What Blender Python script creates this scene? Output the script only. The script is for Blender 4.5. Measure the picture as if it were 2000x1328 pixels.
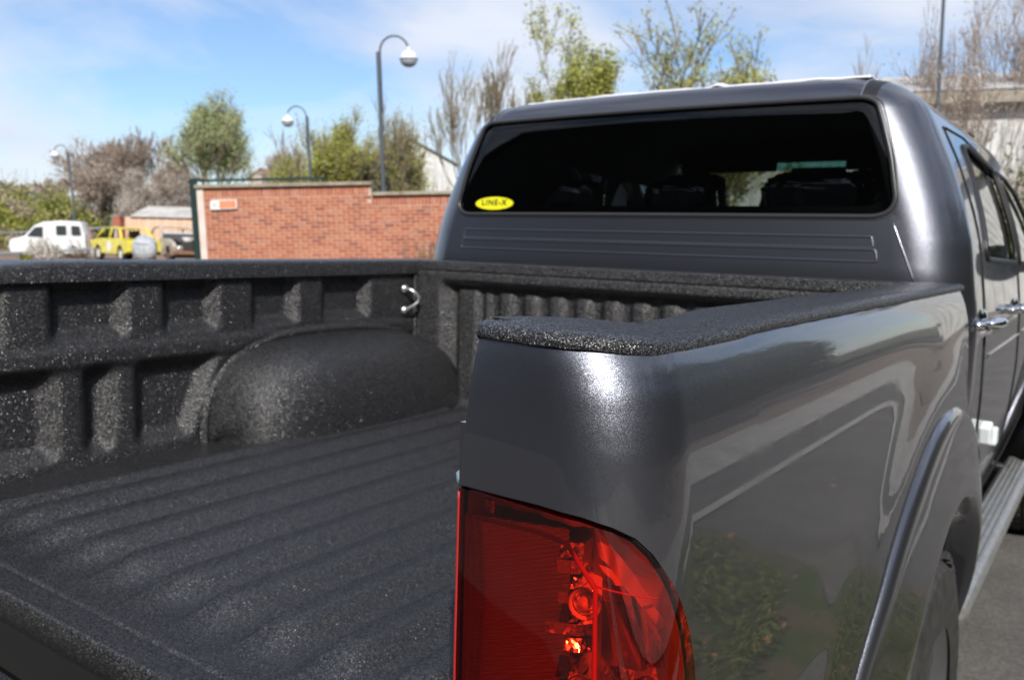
import bpy, math, random
from math import sin, cos, pi, sqrt, radians
from mathutils import Vector, Matrix, Euler
from mathutils.geometry import delaunay_2d_cdt
import numpy as np
random.seed(7); rng = np.random.default_rng(11)
for o in list(bpy.data.objects): bpy.data.objects.remove(o)
S = bpy.context.scene
C = S.collection

# ------------------------------------------------------------------ camera
# truck frame: x to the truck's right, y towards its bonnet, z = 0 at the top of the load-bed rail, ground at -1.30
GZ = -1.30
YAW, PITCH, ROLL = .6179, .1164, .0266
CAM = Vector((1.1626, -.6183, .0752))
Ff = Vector((-sin(YAW)*cos(PITCH), cos(YAW)*cos(PITCH), -sin(PITCH)))
r0 = Vector((cos(YAW), sin(YAW), 0)); u0 = r0.cross(Ff)
Rr = r0*cos(ROLL) + u0*sin(ROLL); Uu = -r0*sin(ROLL) + u0*cos(ROLL)
FPX = 1683.0
cam = bpy.data.cameras.new('camera'); camo = bpy.data.objects.new('camera', cam); C.objects.link(camo)
M = Matrix((Rr, Uu, -Ff)).transposed().to_4x4(); M.translation = CAM
camo.matrix_world = M
cam.sensor_width = 36; cam.lens = FPX/2000*36; cam.clip_start = .02; cam.clip_end = 3000
cam.dof.use_dof = True; cam.dof.focus_distance = .64; cam.dof.aperture_fstop = 11.0; cam.dof.aperture_blades = 9
S.camera = camo

# ------------------------------------------------------------------ sky, sun, exposure
SUN = Vector((.50, -.60, .60)).normalized()
W = bpy.data.worlds.new("World"); S.world = W; W.use_nodes = True
nt = W.node_tree; N = nt.nodes; L = nt.links; N.clear()
out = N.new('ShaderNodeOutputWorld'); bg = N.new('ShaderNodeBackground')
sky = N.new('ShaderNodeTexSky'); sky.sky_type = 'NISHITA'; sky.sun_disc = False
sky.sun_elevation = math.asin(SUN.z); sky.sun_rotation = math.atan2(SUN.x, SUN.y)
sky.air_density = 1.0; sky.dust_density = .1; sky.ozone_density = 2.5
tc = N.new('ShaderNodeTexCoord')
mp = N.new('ShaderNodeMapping'); mp.inputs['Scale'].default_value = (1.0, 1.0, 2.6); mp.inputs['Rotation'].default_value = (.15, .3, 2.1)
n1 = N.new('ShaderNodeTexNoise'); n1.inputs['Scale'].default_value = 3.1; n1.inputs['Detail'].default_value = 7; n1.inputs['Roughness'].default_value = .52; n1.inputs['Distortion'].default_value = .35
cr = N.new('ShaderNodeValToRGB'); cr.color_ramp.elements[0].position = .36; cr.color_ramp.elements[1].position = .60
cr.color_ramp.elements[0].color = (0,0,0,1); cr.color_ramp.elements[1].color = (.80,.80,.80,1)
n2 = N.new('ShaderNodeTexNoise'); n2.inputs['Scale'].default_value = 5; n2.inputs['Detail'].default_value = 4
cc = N.new('ShaderNodeMixRGB'); cc.inputs[1].default_value = (4.7,5.0,6.1,1); cc.inputs[2].default_value = (7.8,7.9,8.0,1)
mx = N.new('ShaderNodeMixRGB')
L.new(tc.outputs['Generated'], mp.inputs[0]); L.new(mp.outputs[0], n1.inputs[0]); L.new(mp.outputs[0], n2.inputs[0])
L.new(n1.outputs[0], cr.inputs[0]); L.new(cr.outputs[0], mx.inputs[0]); L.new(n2.outputs[0], cc.inputs[0])
skm = N.new('ShaderNodeMixRGB'); skm.blend_type = 'MULTIPLY'; skm.inputs[0].default_value = 1; skm.inputs[2].default_value = (1.0,1.03,1.16,1)
geo = N.new('ShaderNodeSeparateXYZ'); L.new(tc.outputs['Generated'], geo.inputs[0])
hr_ = N.new('ShaderNodeValToRGB'); hr_.color_ramp.elements[0].position = 0; hr_.color_ramp.elements[0].color = (.70,.83,.97,1); hr_.color_ramp.elements[1].position = .42; hr_.color_ramp.elements[1].color = (1.05,1.04,1.09,1)
L.new(geo.outputs[2], hr_.inputs[0]); L.new(hr_.outputs[0], skm.inputs[2])
L.new(sky.outputs[0], skm.inputs[1]); L.new(skm.outputs[0], mx.inputs[1]); L.new(cc.outputs[0], mx.inputs[2]); L.new(mx.outputs[0], bg.inputs[0])
bg.inputs[1].default_value = .125
L.new(bg.outputs[0], out.inputs[0])
sl = bpy.data.lights.new('sun', 'SUN'); sl.energy = 4.4; sl.angle = radians(.53); sl.color = (1, .95, .87)
so = bpy.data.objects.new('sun', sl); C.objects.link(so); so.rotation_euler = (-SUN).to_track_quat('-Z', 'Y').to_euler(); so.location = (20, -20, 30)
S.view_settings.view_transform = 'Standard'; S.view_settings.look = 'None'; S.view_settings.exposure = .15; S.view_settings.gamma = 1
S.render.engine = 'CYCLES'
S.cycles.max_bounces = 10; S.cycles.transparent_max_bounces = 24; S.cycles.glossy_bounces = 6; S.cycles.sample_clamp_indirect = 6; S.cycles.sample_clamp_direct = 0

# direction that plumb things take (the lot slopes a little under the truck)
UP = Vector((-.018, -.052, .9985)).normalized()
def plumb(rz=0):
    return (Vector((0,0,1)).rotation_difference(UP).to_matrix() @ Euler((0,0,rz)).to_matrix()).to_4x4()
def ray(px, py): return Ff + Rr*((px-1000)/FPX) - Uu*((py-664)/FPX)
def at(px, py, D): return CAM + ray(px, py)*D          # a point of the lot at forward distance D
def gnd(px, D, z=GZ):
    a = CAM + (Ff + Rr*((px-1000)/FPX))*D
    b = (z-a.z)/(-Uu.z)
    p = a - Uu*b
    return Vector((p.x, p.y, z))

def height_to(base, toppy, up=UP):
    lo, hi = .1, 30
    for _ in range(40):
        m_ = (lo+hi)/2; d = base+up*m_-CAM
        y = 664-FPX*d.dot(Uu)/d.dot(Ff)
        if y > toppy: lo = m_
        else: hi = m_
    return lo
# ------------------------------------------------------------------ materials
def mat(name, col=(.5,.5,.5), rough=.6, metal=0, spec=.5, coat=0, coat_r=.03, em=None, trans=0, alpha=1):
    m = bpy.data.materials.new(name); m.use_nodes = True
    b = m.node_tree.nodes['Principled BSDF']
    b.inputs['Base Color'].default_value = (*col, 1); b.inputs['Roughness'].default_value = rough; b.inputs['Metallic'].default_value = metal
    b.inputs['Specular IOR Level'].default_value = spec; b.inputs['Coat Weight'].default_value = coat; b.inputs['Coat Roughness'].default_value = coat_r
    b.inputs['Transmission Weight'].default_value = trans; b.inputs['Alpha'].default_value = alpha
    return m
def nd(m, t, **k):
    n = m.node_tree.nodes.new(t)
    for a, v in k.items(): setattr(n, a, v)
    return n
def bs(m): return m.node_tree.nodes['Principled BSDF']
def noisy(m, c1, c2, scale, detail=4, bump=0, bscale=None, coord='Object', lo=.35, hi=.65, bdist=.002):
    l = m.node_tree.links; t = nd(m, 'ShaderNodeTexCoord'); n = nd(m, 'ShaderNodeTexNoise'); n.inputs['Scale'].default_value = scale; n.inputs['Detail'].default_value = detail
    r = nd(m, 'ShaderNodeValToRGB'); r.color_ramp.elements[0].position = lo; r.color_ramp.elements[1].position = hi
    r.color_ramp.elements[0].color = (*c1,1); r.color_ramp.elements[1].color = (*c2,1)
    l.new(t.outputs[coord], n.inputs[0]); l.new(n.outputs[0], r.inputs[0]); l.new(r.outputs[0], bs(m).inputs['Base Color'])
    if bump:
        n3 = nd(m, 'ShaderNodeTexNoise'); n3.inputs['Scale'].default_value = bscale or scale*3; n3.inputs['Detail'].default_value = 5
        b = nd(m, 'ShaderNodeBump'); b.inputs['Strength'].default_value = bump; b.inputs['Distance'].default_value = bdist
        l.new(t.outputs[coord], n3.inputs[0]); l.new(n3.outputs[0], b.inputs['Height']); l.new(b.outputs[0], bs(m).inputs['Normal'])
    return m
def flake(m, scale, amt, to=('Normal',), extra=None):
    """tilts the normal cell by cell: metallic flakes, or the grains of a sprayed lining"""
    l = m.node_tree.links; t = nd(m, 'ShaderNodeTexCoord'); v = nd(m, 'ShaderNodeTexVoronoi'); v.inputs['Scale'].default_value = scale
    g = nd(m, 'ShaderNodeNewGeometry'); s = nd(m, 'ShaderNodeVectorMath', operation='SUBTRACT'); s.inputs[1].default_value = (.5,.5,.5)
    k = nd(m, 'ShaderNodeVectorMath', operation='SCALE'); k.inputs['Scale'].default_value = amt
    a = nd(m, 'ShaderNodeVectorMath', operation='ADD'); z = nd(m, 'ShaderNodeVectorMath', operation='NORMALIZE')
    l.new(t.outputs['Object'], v.inputs['Vector']); l.new(v.outputs['Color'], s.inputs[0]); l.new(s.outputs[0], k.inputs[0])
    l.new(k.outputs[0], a.inputs[0]); l.new((extra or g.outputs['Normal']), a.inputs[1]); l.new(a.outputs[0], z.inputs[0])
    for q in to: l.new(z.outputs[0], bs(m).inputs[q])
    return v, t
PAINT = mat('metallic_grey_paint', (.122,.128,.152), .34, .9, .5, 1, .015)
flake(PAINT, 3600, .26)
def dusty(m):
    # faint streaks of dust and dried water on the lacquer
    l = m.node_tree.links; t = nd(m, 'ShaderNodeTexCoord'); mpn = nd(m, 'ShaderNodeMapping'); mpn.inputs['Scale'].default_value = (26, 26, 3)
    n = nd(m, 'ShaderNodeTexNoise'); n.inputs['Scale'].default_value = 1; n.inputs['Detail'].default_value = 6
    r = nd(m, 'ShaderNodeMapRange'); r.inputs[1].default_value = .45; r.inputs[2].default_value = .75; r.inputs[3].default_value = .012; r.inputs[4].default_value = .09
    l.new(t.outputs['Object'], mpn.inputs[0]); l.new(mpn.outputs[0], n.inputs[0]); l.new(n.outputs[0], r.inputs[0]); l.new(r.outputs[0], bs(m).inputs['Coat Roughness'])
dusty(PAINT)
LINER = mat('sprayed_black_lining', (.020,.020,.022), .40, 0, .75)
def liner_nodes(m, cell, amt, bumpd):
    l = m.node_tree.links; t = nd(m, 'ShaderNodeTexCoord')
    n = nd(m, 'ShaderNodeTexNoise'); n.inputs['Scale'].default_value = cell*.45; n.inputs['Detail'].default_value = 3
    b = nd(m, 'ShaderNodeBump'); b.inputs['Strength'].default_value = .85; b.inputs['Distance'].default_value = bumpd
    l.new(t.outputs['Object'], n.inputs[0]); l.new(n.outputs[0], b.inputs['Height'])
    v, _ = flake(m, cell, amt, extra=b.outputs[0])
    # a quarter of the grains stand steeply, the rest lie almost flat
    sc = [n_ for n_ in m.node_tree.nodes if n_.type == 'VECT_MATH' and n_.operation == 'SCALE'][0]
    q = nd(m, 'ShaderNodeSeparateColor'); g = nd(m, 'ShaderNodeMath', operation='GREATER_THAN'); g.inputs[1].default_value = .66
    k = nd(m, 'ShaderNodeMapRange'); k.inputs[3].default_value = .90; k.inputs[4].default_value = amt
    l.new(v.outputs['Color'], q.inputs[0]); l.new(q.outputs[2], g.inputs[0]); l.new(g.outputs[0], k.inputs[0]); l.new(k.outputs[0], sc.inputs['Scale'])
    s = nd(m, 'ShaderNodeSeparateColor'); r = nd(m, 'ShaderNodeMapRange'); r.inputs[1].default_value = 0; r.inputs[2].default_value = 1; r.inputs[3].default_value = .17; r.inputs[4].default_value = .48
    l.new(v.outputs['Color'], s.inputs[0]); l.new(s.outputs[0], r.inputs[0]); l.new(r.outputs[0], bs(m).inputs['Roughness'])
    c = nd(m, 'ShaderNodeValToRGB'); c.color_ramp.elements[0].position = .72; c.color_ramp.elements[0].color = (.008,.0082,.0105,1); c.color_ramp.elements[1].position = .97; c.color_ramp.elements[1].color = (.13,.13,.13,1)  # pale flecks: lighter grains, plus the lining's glitter put into the colour
    l.new(s.outputs[1], c.inputs[0]); l.new(c.outputs[0], bs(m).inputs['Base Color'])
liner_nodes(LINER, 900, 1.02, .0007)
BLACK = mat('black_plastic', (.012,.012,.013), .45)
GAP = mat('gap_black', (.004,.004,.004), .8)
RUBBER = noisy(mat('tyre_rubber', (.02,.02,.02), .75), (.02,.02,.02), (.045,.043,.04), 30)
CHROME = mat('chrome', (.85,.86,.88), .07, 1)
SILVER = noisy(mat('galvanised_steel', (.5,.52,.54), .38, .9), (.42,.44,.46), (.62,.64,.66), 60)
ALU = noisy(mat('step_aluminium', (.42,.42,.41), .42, .75), (.36,.36,.35), (.48,.48,.46), 40)
ALLOY = mat('alloy_rim', (.55,.56,.58), .25, 1)
GASKET = mat('window_gasket', (.035,.036,.04), .3, 0, .5)
TRIM = mat('interior_trim', (.035,.035,.037), .8)
SEAT = mat('seat_fabric', (.045,.045,.048), .8)
DASH = mat('dashboard_plastic', (.02,.02,.02), .6)
YEL = mat('sticker_yellow', (.88,.83,.015), .35)
INK = mat('sticker_black_ink', (.012,.012,.02), .4)
WHITE = noisy(mat('white_film', (.82,.82,.84), .45), (.76,.77,.80), (.86,.86,.87), 9)
FOAM = mat('white_foam', (.72,.78,.80), .6)
def glassmat(name, tint, spec_col=(1,1,1), rough=0.0, fres=1.5):
    m = bpy.data.materials.new(name); m.use_nodes = True; n = m.node_tree.nodes; l = m.node_tree.links; n.clear()
    o = n.new('ShaderNodeOutputMaterial'); t = n.new('ShaderNodeBsdfTransparent'); g = n.new('ShaderNodeBsdfGlossy'); f = n.new('ShaderNodeFresnel'); x = n.new('ShaderNodeMixShader')
    t.inputs[0].default_value = (*tint,1); g.inputs[0].default_value = (*spec_col,1); g.inputs['Roughness'].default_value = rough; f.inputs[0].default_value = fres
    l.new(f.outputs[0], x.inputs[0]); l.new(t.outputs[0], x.inputs[1]); l.new(g.outputs[0], x.inputs[2]); l.new(x.outputs[0], o.inputs[0])
    return m
PRIVACY = glassmat('privacy_glass', (.34,.35,.34), fres=1.42)
SIDEGLASS = glassmat('side_glass', (.30,.33,.32))
CLEAR = glassmat('windscreen_glass', (.70,.80,.76))
TEAL = glassmat('windscreen_tint_band', (.12,.36,.34))
LENS = glassmat('red_lens', (.98,.15,.075), fres=1.45)
LENSCLEAR = mat('red_moulded_plastic', (.50,.022,.018), .16, 0, .6, 1, .05)
RIDGED = mat('ridged_lamp_mirror', (.98,.95,.93), .20, .85)
PLASTIC = glassmat('seat_plastic_wrap', (.85,.85,.85), fres=3.2, rough=.06)
LAMPCHROME = mat('lamp_reflector', (.96,.94,.92), .30, .12)
LAMPWHITE = mat('lamp_housing_plastic', (.72,.66,.64), .4, .2)
LAMPDARK = mat('lamp_inner_shade', (.45,.36,.34), .12, .95)
BULB = mat('bulb_glass', (.9,.8,.75), .05, .3, .8)

# ------------------------------------------------------------------ mesh helpers
def tag(o, label, cat, group=None, kind=None):
    if label: o['label'] = label
    if cat: o['category'] = cat
    if group: o['group'] = group
    if kind: o['kind'] = kind
    return o
def empty(name, loc=(0,0,0), mw=None):
    o = bpy.data.objects.new(name, None); C.objects.link(o)
    if mw is not None: mw = mw.copy(); mw.translation = Vector(loc); o.matrix_world = mw
    else: o.location = loc
    o.empty_display_size = .2
    return o
def link(name, me, m=None, parent=None, smooth=False):
    o = bpy.data.objects.new(name, me); C.objects.link(o)
    if m is not None:
        for q in (m if isinstance(m, (list, tuple)) else [m]): me.materials.append(q)
    if parent: o.parent = parent
    if smooth: me.shade_smooth()
    return o
class MB:
    def __init__(s): s.v = []; s.f = []; s.mi = []; s.cur = 0
    def add(s, vs, fs):
        b = len(s.v); s.v += [tuple(p) for p in vs]; s.f += [tuple(i+b for i in f) for f in fs]; s.mi += [s.cur]*len(fs)
    def box(s, c, d, R=None, taper=1.0):
        x, y, z = d[0]/2, d[1]/2, d[2]/2; c = Vector(c)
        vs = [Vector((a*x*(taper if k > 0 else 1), b*y*(taper if k > 0 else 1), k*z)) for k in (-1,1) for a, b in ((-1,-1),(1,-1),(1,1),(-1,1))]
        if R is not None: vs = [R @ v for v in vs]
        s.add([v+c for v in vs], [(3,2,1,0),(4,5,6,7),(0,1,5,4),(1,2,6,5),(2,3,7,6),(3,0,4,7)])
    def tube(s, pts, rad, n=8, cap=True, flat=None):
        pts = [Vector(p) for p in pts]; k = len(pts)
        rads = rad if isinstance(rad, (list, tuple)) else [rad]*k
        vs = []; prev = None
        for i, p in enumerate(pts):
            d = (pts[min(i+1,k-1)]-pts[max(i-1,0)])
            if d.length < 1e-9: d = Vector((0,0,1))
            d.normalize()
            if prev is None:
                a = d.cross(Vector((0,0,1)));
                if a.length < .1: a = d.cross(Vector((1,0,0)))
            else: a = prev - d*prev.dot(d)
            if a.length < 1e-6: a = d.orthogonal()
            a.normalize(); prev = a; b = d.cross(a)
            for j in range(n):
                t = 2*pi*j/n; vs.append(p + (a*cos(t)+b*sin(t)*(flat or 1))*rads[i])
        fs = [(i*n+j, i*n+(j+1)%n, (i+1)*n+(j+1)%n, (i+1)*n+j) for i in range(k-1) for j in range(n)]
        if cap: fs += [tuple(range(n))[::-1], tuple((k-1)*n+j for j in range(n))]
        s.add(vs, fs)
    def lathe(s, prof, axis='z', c=(0,0,0), n=32, R=None):
        c = Vector(c); vs = []
        for r, h in prof:
            for j in range(n):
                t = 2*pi*j/n
                v = {'z': Vector((r*cos(t), r*sin(t), h)), 'x': Vector((h, r*cos(t), r*sin(t))), 'y': Vector((r*cos(t), h, r*sin(t)))}[axis]
                if R is not None: v = R @ v
                vs.append(v+c)
        k = len(prof)
        s.add(vs, [(i*n+j, i*n+(j+1)%n, (i+1)*n+(j+1)%n, (i+1)*n+j) for i in range(k-1) for j in range(n)])
    def grid(s, fn, us, vs_):
        b = [fn(u, v) for u in us for v in vs_]; n = len(vs_)
        s.add(b, [(i*n+j, (i+1)*n+j, (i+1)*n+j+1, i*n+j+1) for i in range(len(us)-1) for j in range(n-1)])
    def build(s, name, m=None, parent=None, smooth=False, sharp=None, bevel=0):
        me = bpy.data.meshes.new(name); me.from_pydata(s.v, [], s.f)
        if any(s.mi): me.polygons.foreach_set('material_index', s.mi)
        o = link(name, me, m, parent, smooth or sharp is not None)
        if sharp is not None: me.set_sharp_from_angle(angle=radians(sharp))
        if bevel:
            md = o.modifiers.new('bevel', 'BEVEL'); md.width = bevel; md.segments = 2; md.limit_method = 'ANGLE'
        return o
def lin(a, b, n): return [a+(b-a)*i/(n-1) for i in range(n)]
def ss(a, b, x):
    t = min(1, max(0, (x-a)/(b-a))); return t*t*(3-2*t)
def interp(tab, x):
    if x <= tab[0][0]: return tab[0][1]
    for (a, p), (b, q) in zip(tab, tab[1:]):
        if x <= b:
            t = (x-a)/(b-a); return p+(q-p)*t
    return tab[-1][1]
def smooth_tab(tab, x, h=.03): return (interp(tab, x-h)+2*interp(tab, x)+interp(tab, x+h))/4
def inpoly(x, y, P):
    c = False; j = len(P)-1
    for i in range(len(P)):
        xi, yi = P[i]; xj, yj = P[j]
        if (yi > y) != (yj > y) and x < (xj-xi)*(y-yi)/(yj-yi)+xi: c = not c
        j = i
    return c
def dense(P, step):
    o = []
    for i in range(len(P)):
        a = P[i]; b = P[(i+1) % len(P)]; d = math.hypot(b[0]-a[0], b[1]-a[1]); n = max(1, int(math.ceil(d/step)))
        for k in range(n): o.append((a[0]+(b[0]-a[0])*k/n, a[1]+(b[1]-a[1])*k/n))
    return o
def roundpoly(P, r, n=6):
    o = []; k = len(P)
    for i in range(k):
        p = Vector(P[i]); a = Vector(P[i-1])-p; b = Vector(P[(i+1) % k])-p
        rr = r[i] if isinstance(r, (list, tuple)) else r
        if rr <= 0: o.append(tuple(p)); continue
        la, lb = a.length, b.length; a.normalize(); b.normalize(); ang = a.angle(b); t = min(rr/math.tan(ang/2), la*.48, lb*.48)
        p0 = p+a*t; p1 = p+b*t
        for j in range(n+1):
            u = j/n; q = p0*(1-u)**2 + p*2*u*(1-u) + p1*u*u; o.append(tuple(q))
    return o
def patch(name, outer, holes, step, fn, m, parent, extra=(), stepy=None, thick=0):
    """a surface sheet: a 2-D region with holes, triangulated, then mapped onto fn(s, t)"""
    stepy = stepy or step
    outer_d = dense(outer, step); hd = [dense(h, min(step, .012)) for h in holes]
    pts = list(outer_d); edges = [(i, (i+1) % len(outer_d)) for i in range(len(outer_d))]
    for h in hd:
        b = len(pts); pts += h; edges += [(b+i, b+(i+1) % len(h)) for i in range(len(h))]
    nb = len(pts)
    x0 = min(p[0] for p in outer); x1 = max(p[0] for p in outer); y0 = min(p[1] for p in outer); y1 = max(p[1] for p in outer)
    bound = np.array(pts)
    xs = np.arange(x0+step*.5, x1, step); ys = np.arange(y0+stepy*.5, y1, stepy)
    cand = [(x, y) for x in xs for y in ys]
    for (a, b, c, d, st) in extra:
        cand = [q for q in cand if not (a <= q[0] <= c and b <= q[1] <= d)]
        cand += [(x, y) for x in np.arange(a, c, st) for y in np.arange(b, d, st)]
    for x, y in cand:
        if not inpoly(x, y, outer): continue
        if any(inpoly(x, y, h) for h in holes): continue
        if np.min((bound[:nb,0]-x)**2+(bound[:nb,1]-y)**2) < (.25*min(step, stepy, .02))**2: continue
        pts.append((x, y))
    r = delaunay_2d_cdt([Vector(p) for p in pts], edges, [], 0, 1e-6)
    v2, f2 = r[0], r[2]; F = []
    for f in f2:
        cx = sum(v2[i].x for i in f)/len(f); cy = sum(v2[i].y for i in f)/len(f)
        if inpoly(cx, cy, outer) and not any(inpoly(cx, cy, h) for h in holes): F.append(tuple(f))
    V = [tuple(fn(v.x, v.y)) for v in v2]
    me = bpy.data.meshes.new(name); me.from_pydata(V, [], F)
    nrm = []
    e = 1e-4
    for v in v2:
        P = Vector(fn(v.x, v.y)); a = Vector(fn(v.x+e, v.y))-Vector(fn(v.x-e, v.y)); b = Vector(fn(v.x, v.y+e))-Vector(fn(v.x, v.y-e))
        q = a.cross(b); nrm.append(tuple(q.normalized()) if q.length > 1e-12 else (0,0,1))
    o = link(name, me, m, parent, True)
    me.validate()
    if len(me.vertices) == len(nrm): me.normals_split_custom_set_from_vertices(nrm)
    if thick:
        md = o.modifiers.new('thick', 'SOLIDIFY'); md.thickness = thick; md.offset = -1
    return o
def strip(name, path, fn, w, off, m, parent, h=.002):
    """a narrow band laid along a surface path"""
    b = MB(); pts = [Vector(fn(s, t, off)) for s, t in path]
    b.tube(pts, w, 6); return b.build(name, m, parent, True)

# =================================================================== GROUND AND SURROUNDINGS
def asphalt(name, c1, c2):
    m = noisy(mat(name, c1, .9), c1, c2, 2.2, 8, .6, 60, bdist=.006)
    l = m.node_tree.links; t = nd(m, 'ShaderNodeTexCoord'); n = nd(m, 'ShaderNodeTexVoronoi'); n.inputs['Scale'].default_value = 90
    mul = nd(m, 'ShaderNodeMixRGB', blend_type='MULTIPLY'); mul.inputs[0].default_value = .65
    src = bs(m).inputs['Base Color'].links[0].from_socket
    rr = nd(m, 'ShaderNodeValToRGB'); rr.color_ramp.elements[0].color = (.55,.55,.55,1); rr.color_ramp.elements[1].color = (1.25,1.22,1.18,1)
    l.new(t.outputs['Object'], n.inputs['Vector']); sp = nd(m, 'ShaderNodeSeparateColor'); l.new(n.outputs['Color'], sp.inputs[0]); l.new(sp.outputs[0], rr.inputs[0])
    l.new(src, mul.inputs[1]); l.new(rr.outputs[0], mul.inputs[2]); l.new(mul.outputs[0], bs(m).inputs['Base Color'])
    return m
ASPH = asphalt('asphalt', (.100,.094,.088), (.135,.127,.118))
ROAD = asphalt('worn_road', (.215,.175,.145), (.26,.215,.18))
DIRT = noisy(mat('brown_dirt', (.2,.14,.1), .95), (.16,.105,.07), (.27,.20,.15), 3, 8, .5, 30)
GRASSB = noisy(mat('grass_ground', (.05,.07,.02), .95), (.055,.075,.018), (.16,.115,.07), 3.5, 8, .6, 40, lo=.42, hi=.6)
CONC = noisy(mat('pale_concrete', (.4,.38,.35), .85), (.34,.33,.30), (.46,.44,.40), 4, 6, .3, 60)
def sheet(name, P, z, m, parent=None, kind='structure'):
    b = MB(); b.add([(x, y, z) for x, y in P], [tuple(range(len(P)))])
    o = b.build(name, m, parent)
    if kind: o['kind'] = kind
    return o
sheet('ground', [(-900,-900),(900,-900),(900,900),(-900,900)], GZ, ASPH)
sheet('road', [(4.15,-60),(9.6,-60),(9.6,90),(4.15,90)], GZ+.004, ROAD)
sheet('gutter_strip', [(3.15,-60),(4.15,-60),(4.15,90),(3.15,90)], GZ+.008, CONC)
b = MB(); b.box((2.62, 15, GZ+.012), (.16, 150, .024)); o = b.build('edging_strip', CONC, bevel=.01); o['kind'] = 'structure'
# raised yard where the old cars stand (its near edge is hidden by the bed side)
ya = gnd(-300, 27, GZ); yb_ = gnd(900, 27, GZ); yc_ = gnd(900, 120, GZ); yd_ = gnd(-300, 120, GZ)
b = MB(); zz = GZ+.03
P = [ya, yb_, yc_, yd_]; Q = [p.copy() for p in P]
for q in Q: q.z = zz
b.add([*P, *Q], [(4,5,6,7),(0,1,5,4),(1,2,6,5),(2,3,7,6),(3,0,4,7)])
o = b.build('yard', DIRT); o['kind'] = 'structure'
sheet('grass_bank', [(9.75,-60),(60,-60),(60,120),(9.75,120)], GZ+.10, GRASSB)
b = MB(); b.box((9.675, 15, GZ+.07), (.15, 150, .14)); o = b.build('kerb', CONC, bevel=.015); o['kind'] = 'structure'
# worn grass patch beside the truck's tail
gp = []
for i in range(40):
    a = 2*pi*i/40; rx = .98+.10*sin(3*a+1)+.05*sin(7*a); ry = 1.75+.12*sin(2*a)+.07*sin(5*a+2)
    gp.append((2.25+rx*cos(a), 1.75+ry*sin(a)))
sheet('grass_patch', gp, GZ+.006, noisy(mat('thin_grass_soil', (.1,.1,.04), .95), (.10,.075,.045), (.045,.07,.016), 5, 8, .6, 40, lo=.42, hi=.58))

GREENS = [mat('leaf_green', (.105,.150,.022), .6), mat('leaf_yellow_green', (.33,.34,.07), .6), mat('leaf_olive', (.085,.095,.022), .65), mat('leaf_pale', (.33,.38,.17), .6)]
BARK = noisy(mat('bark_grey_brown', (.12,.095,.07), .9), (.085,.065,.05), (.18,.145,.11), 8)
BARKL = noisy(mat('bark_pale_tan', (.24,.19,.13), .9), (.19,.145,.10), (.32,.26,.19), 8)
TWIG = mat('twig_brown', (.30,.235,.19), .9)
BUDS = mat('bud_mauve_brown', (.48,.40,.33), .9)
BLOOM = mat('white_blossom', (.62,.58,.52), .7)
def leaves(pts, size, jit=.5, n_each=1, spread=0, aspect=.6):
    """quads at scattered points -> mesh arrays"""
    P = np.repeat(np.array(pts, float).reshape(-1,3), n_each, axis=0); n = len(P)
    P = P + rng.normal(0, 1, (n,3))*spread
    a = rng.normal(size=(n,3)); a /= np.linalg.norm(a,axis=1)[:,None]
    c = rng.normal(size=(n,3)); b_ = np.cross(a,c); b_ /= np.linalg.norm(b_,axis=1)[:,None]
    sz = size*(1+jit*(rng.random(n)-.5)*2)[:,None]
    A = a*sz; B = b_*sz*aspect
    V = np.stack([P-A, P-B*.9, P+A, P+B*.9], 1).reshape(-1,3)
    F = np.arange(4*n).reshape(-1,4)
    return V, F
def leafmesh(name, V, F, m, parent=None):
    me = bpy.data.meshes.new(name); nv = len(V); nf = len(F)
    me.vertices.add(nv); me.vertices.foreach_set('co', V.astype(np.float32).ravel())
    me.loops.add(nf*4); me.loops.foreach_set('vertex_index', F.astype(np.int32).ravel())
    me.polygons.add(nf); me.polygons.foreach_set('loop_start', np.arange(0,nf*4,4,dtype=np.int32))
    me.update(calc_edges=True)
    return link(name, me, m, parent)
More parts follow.
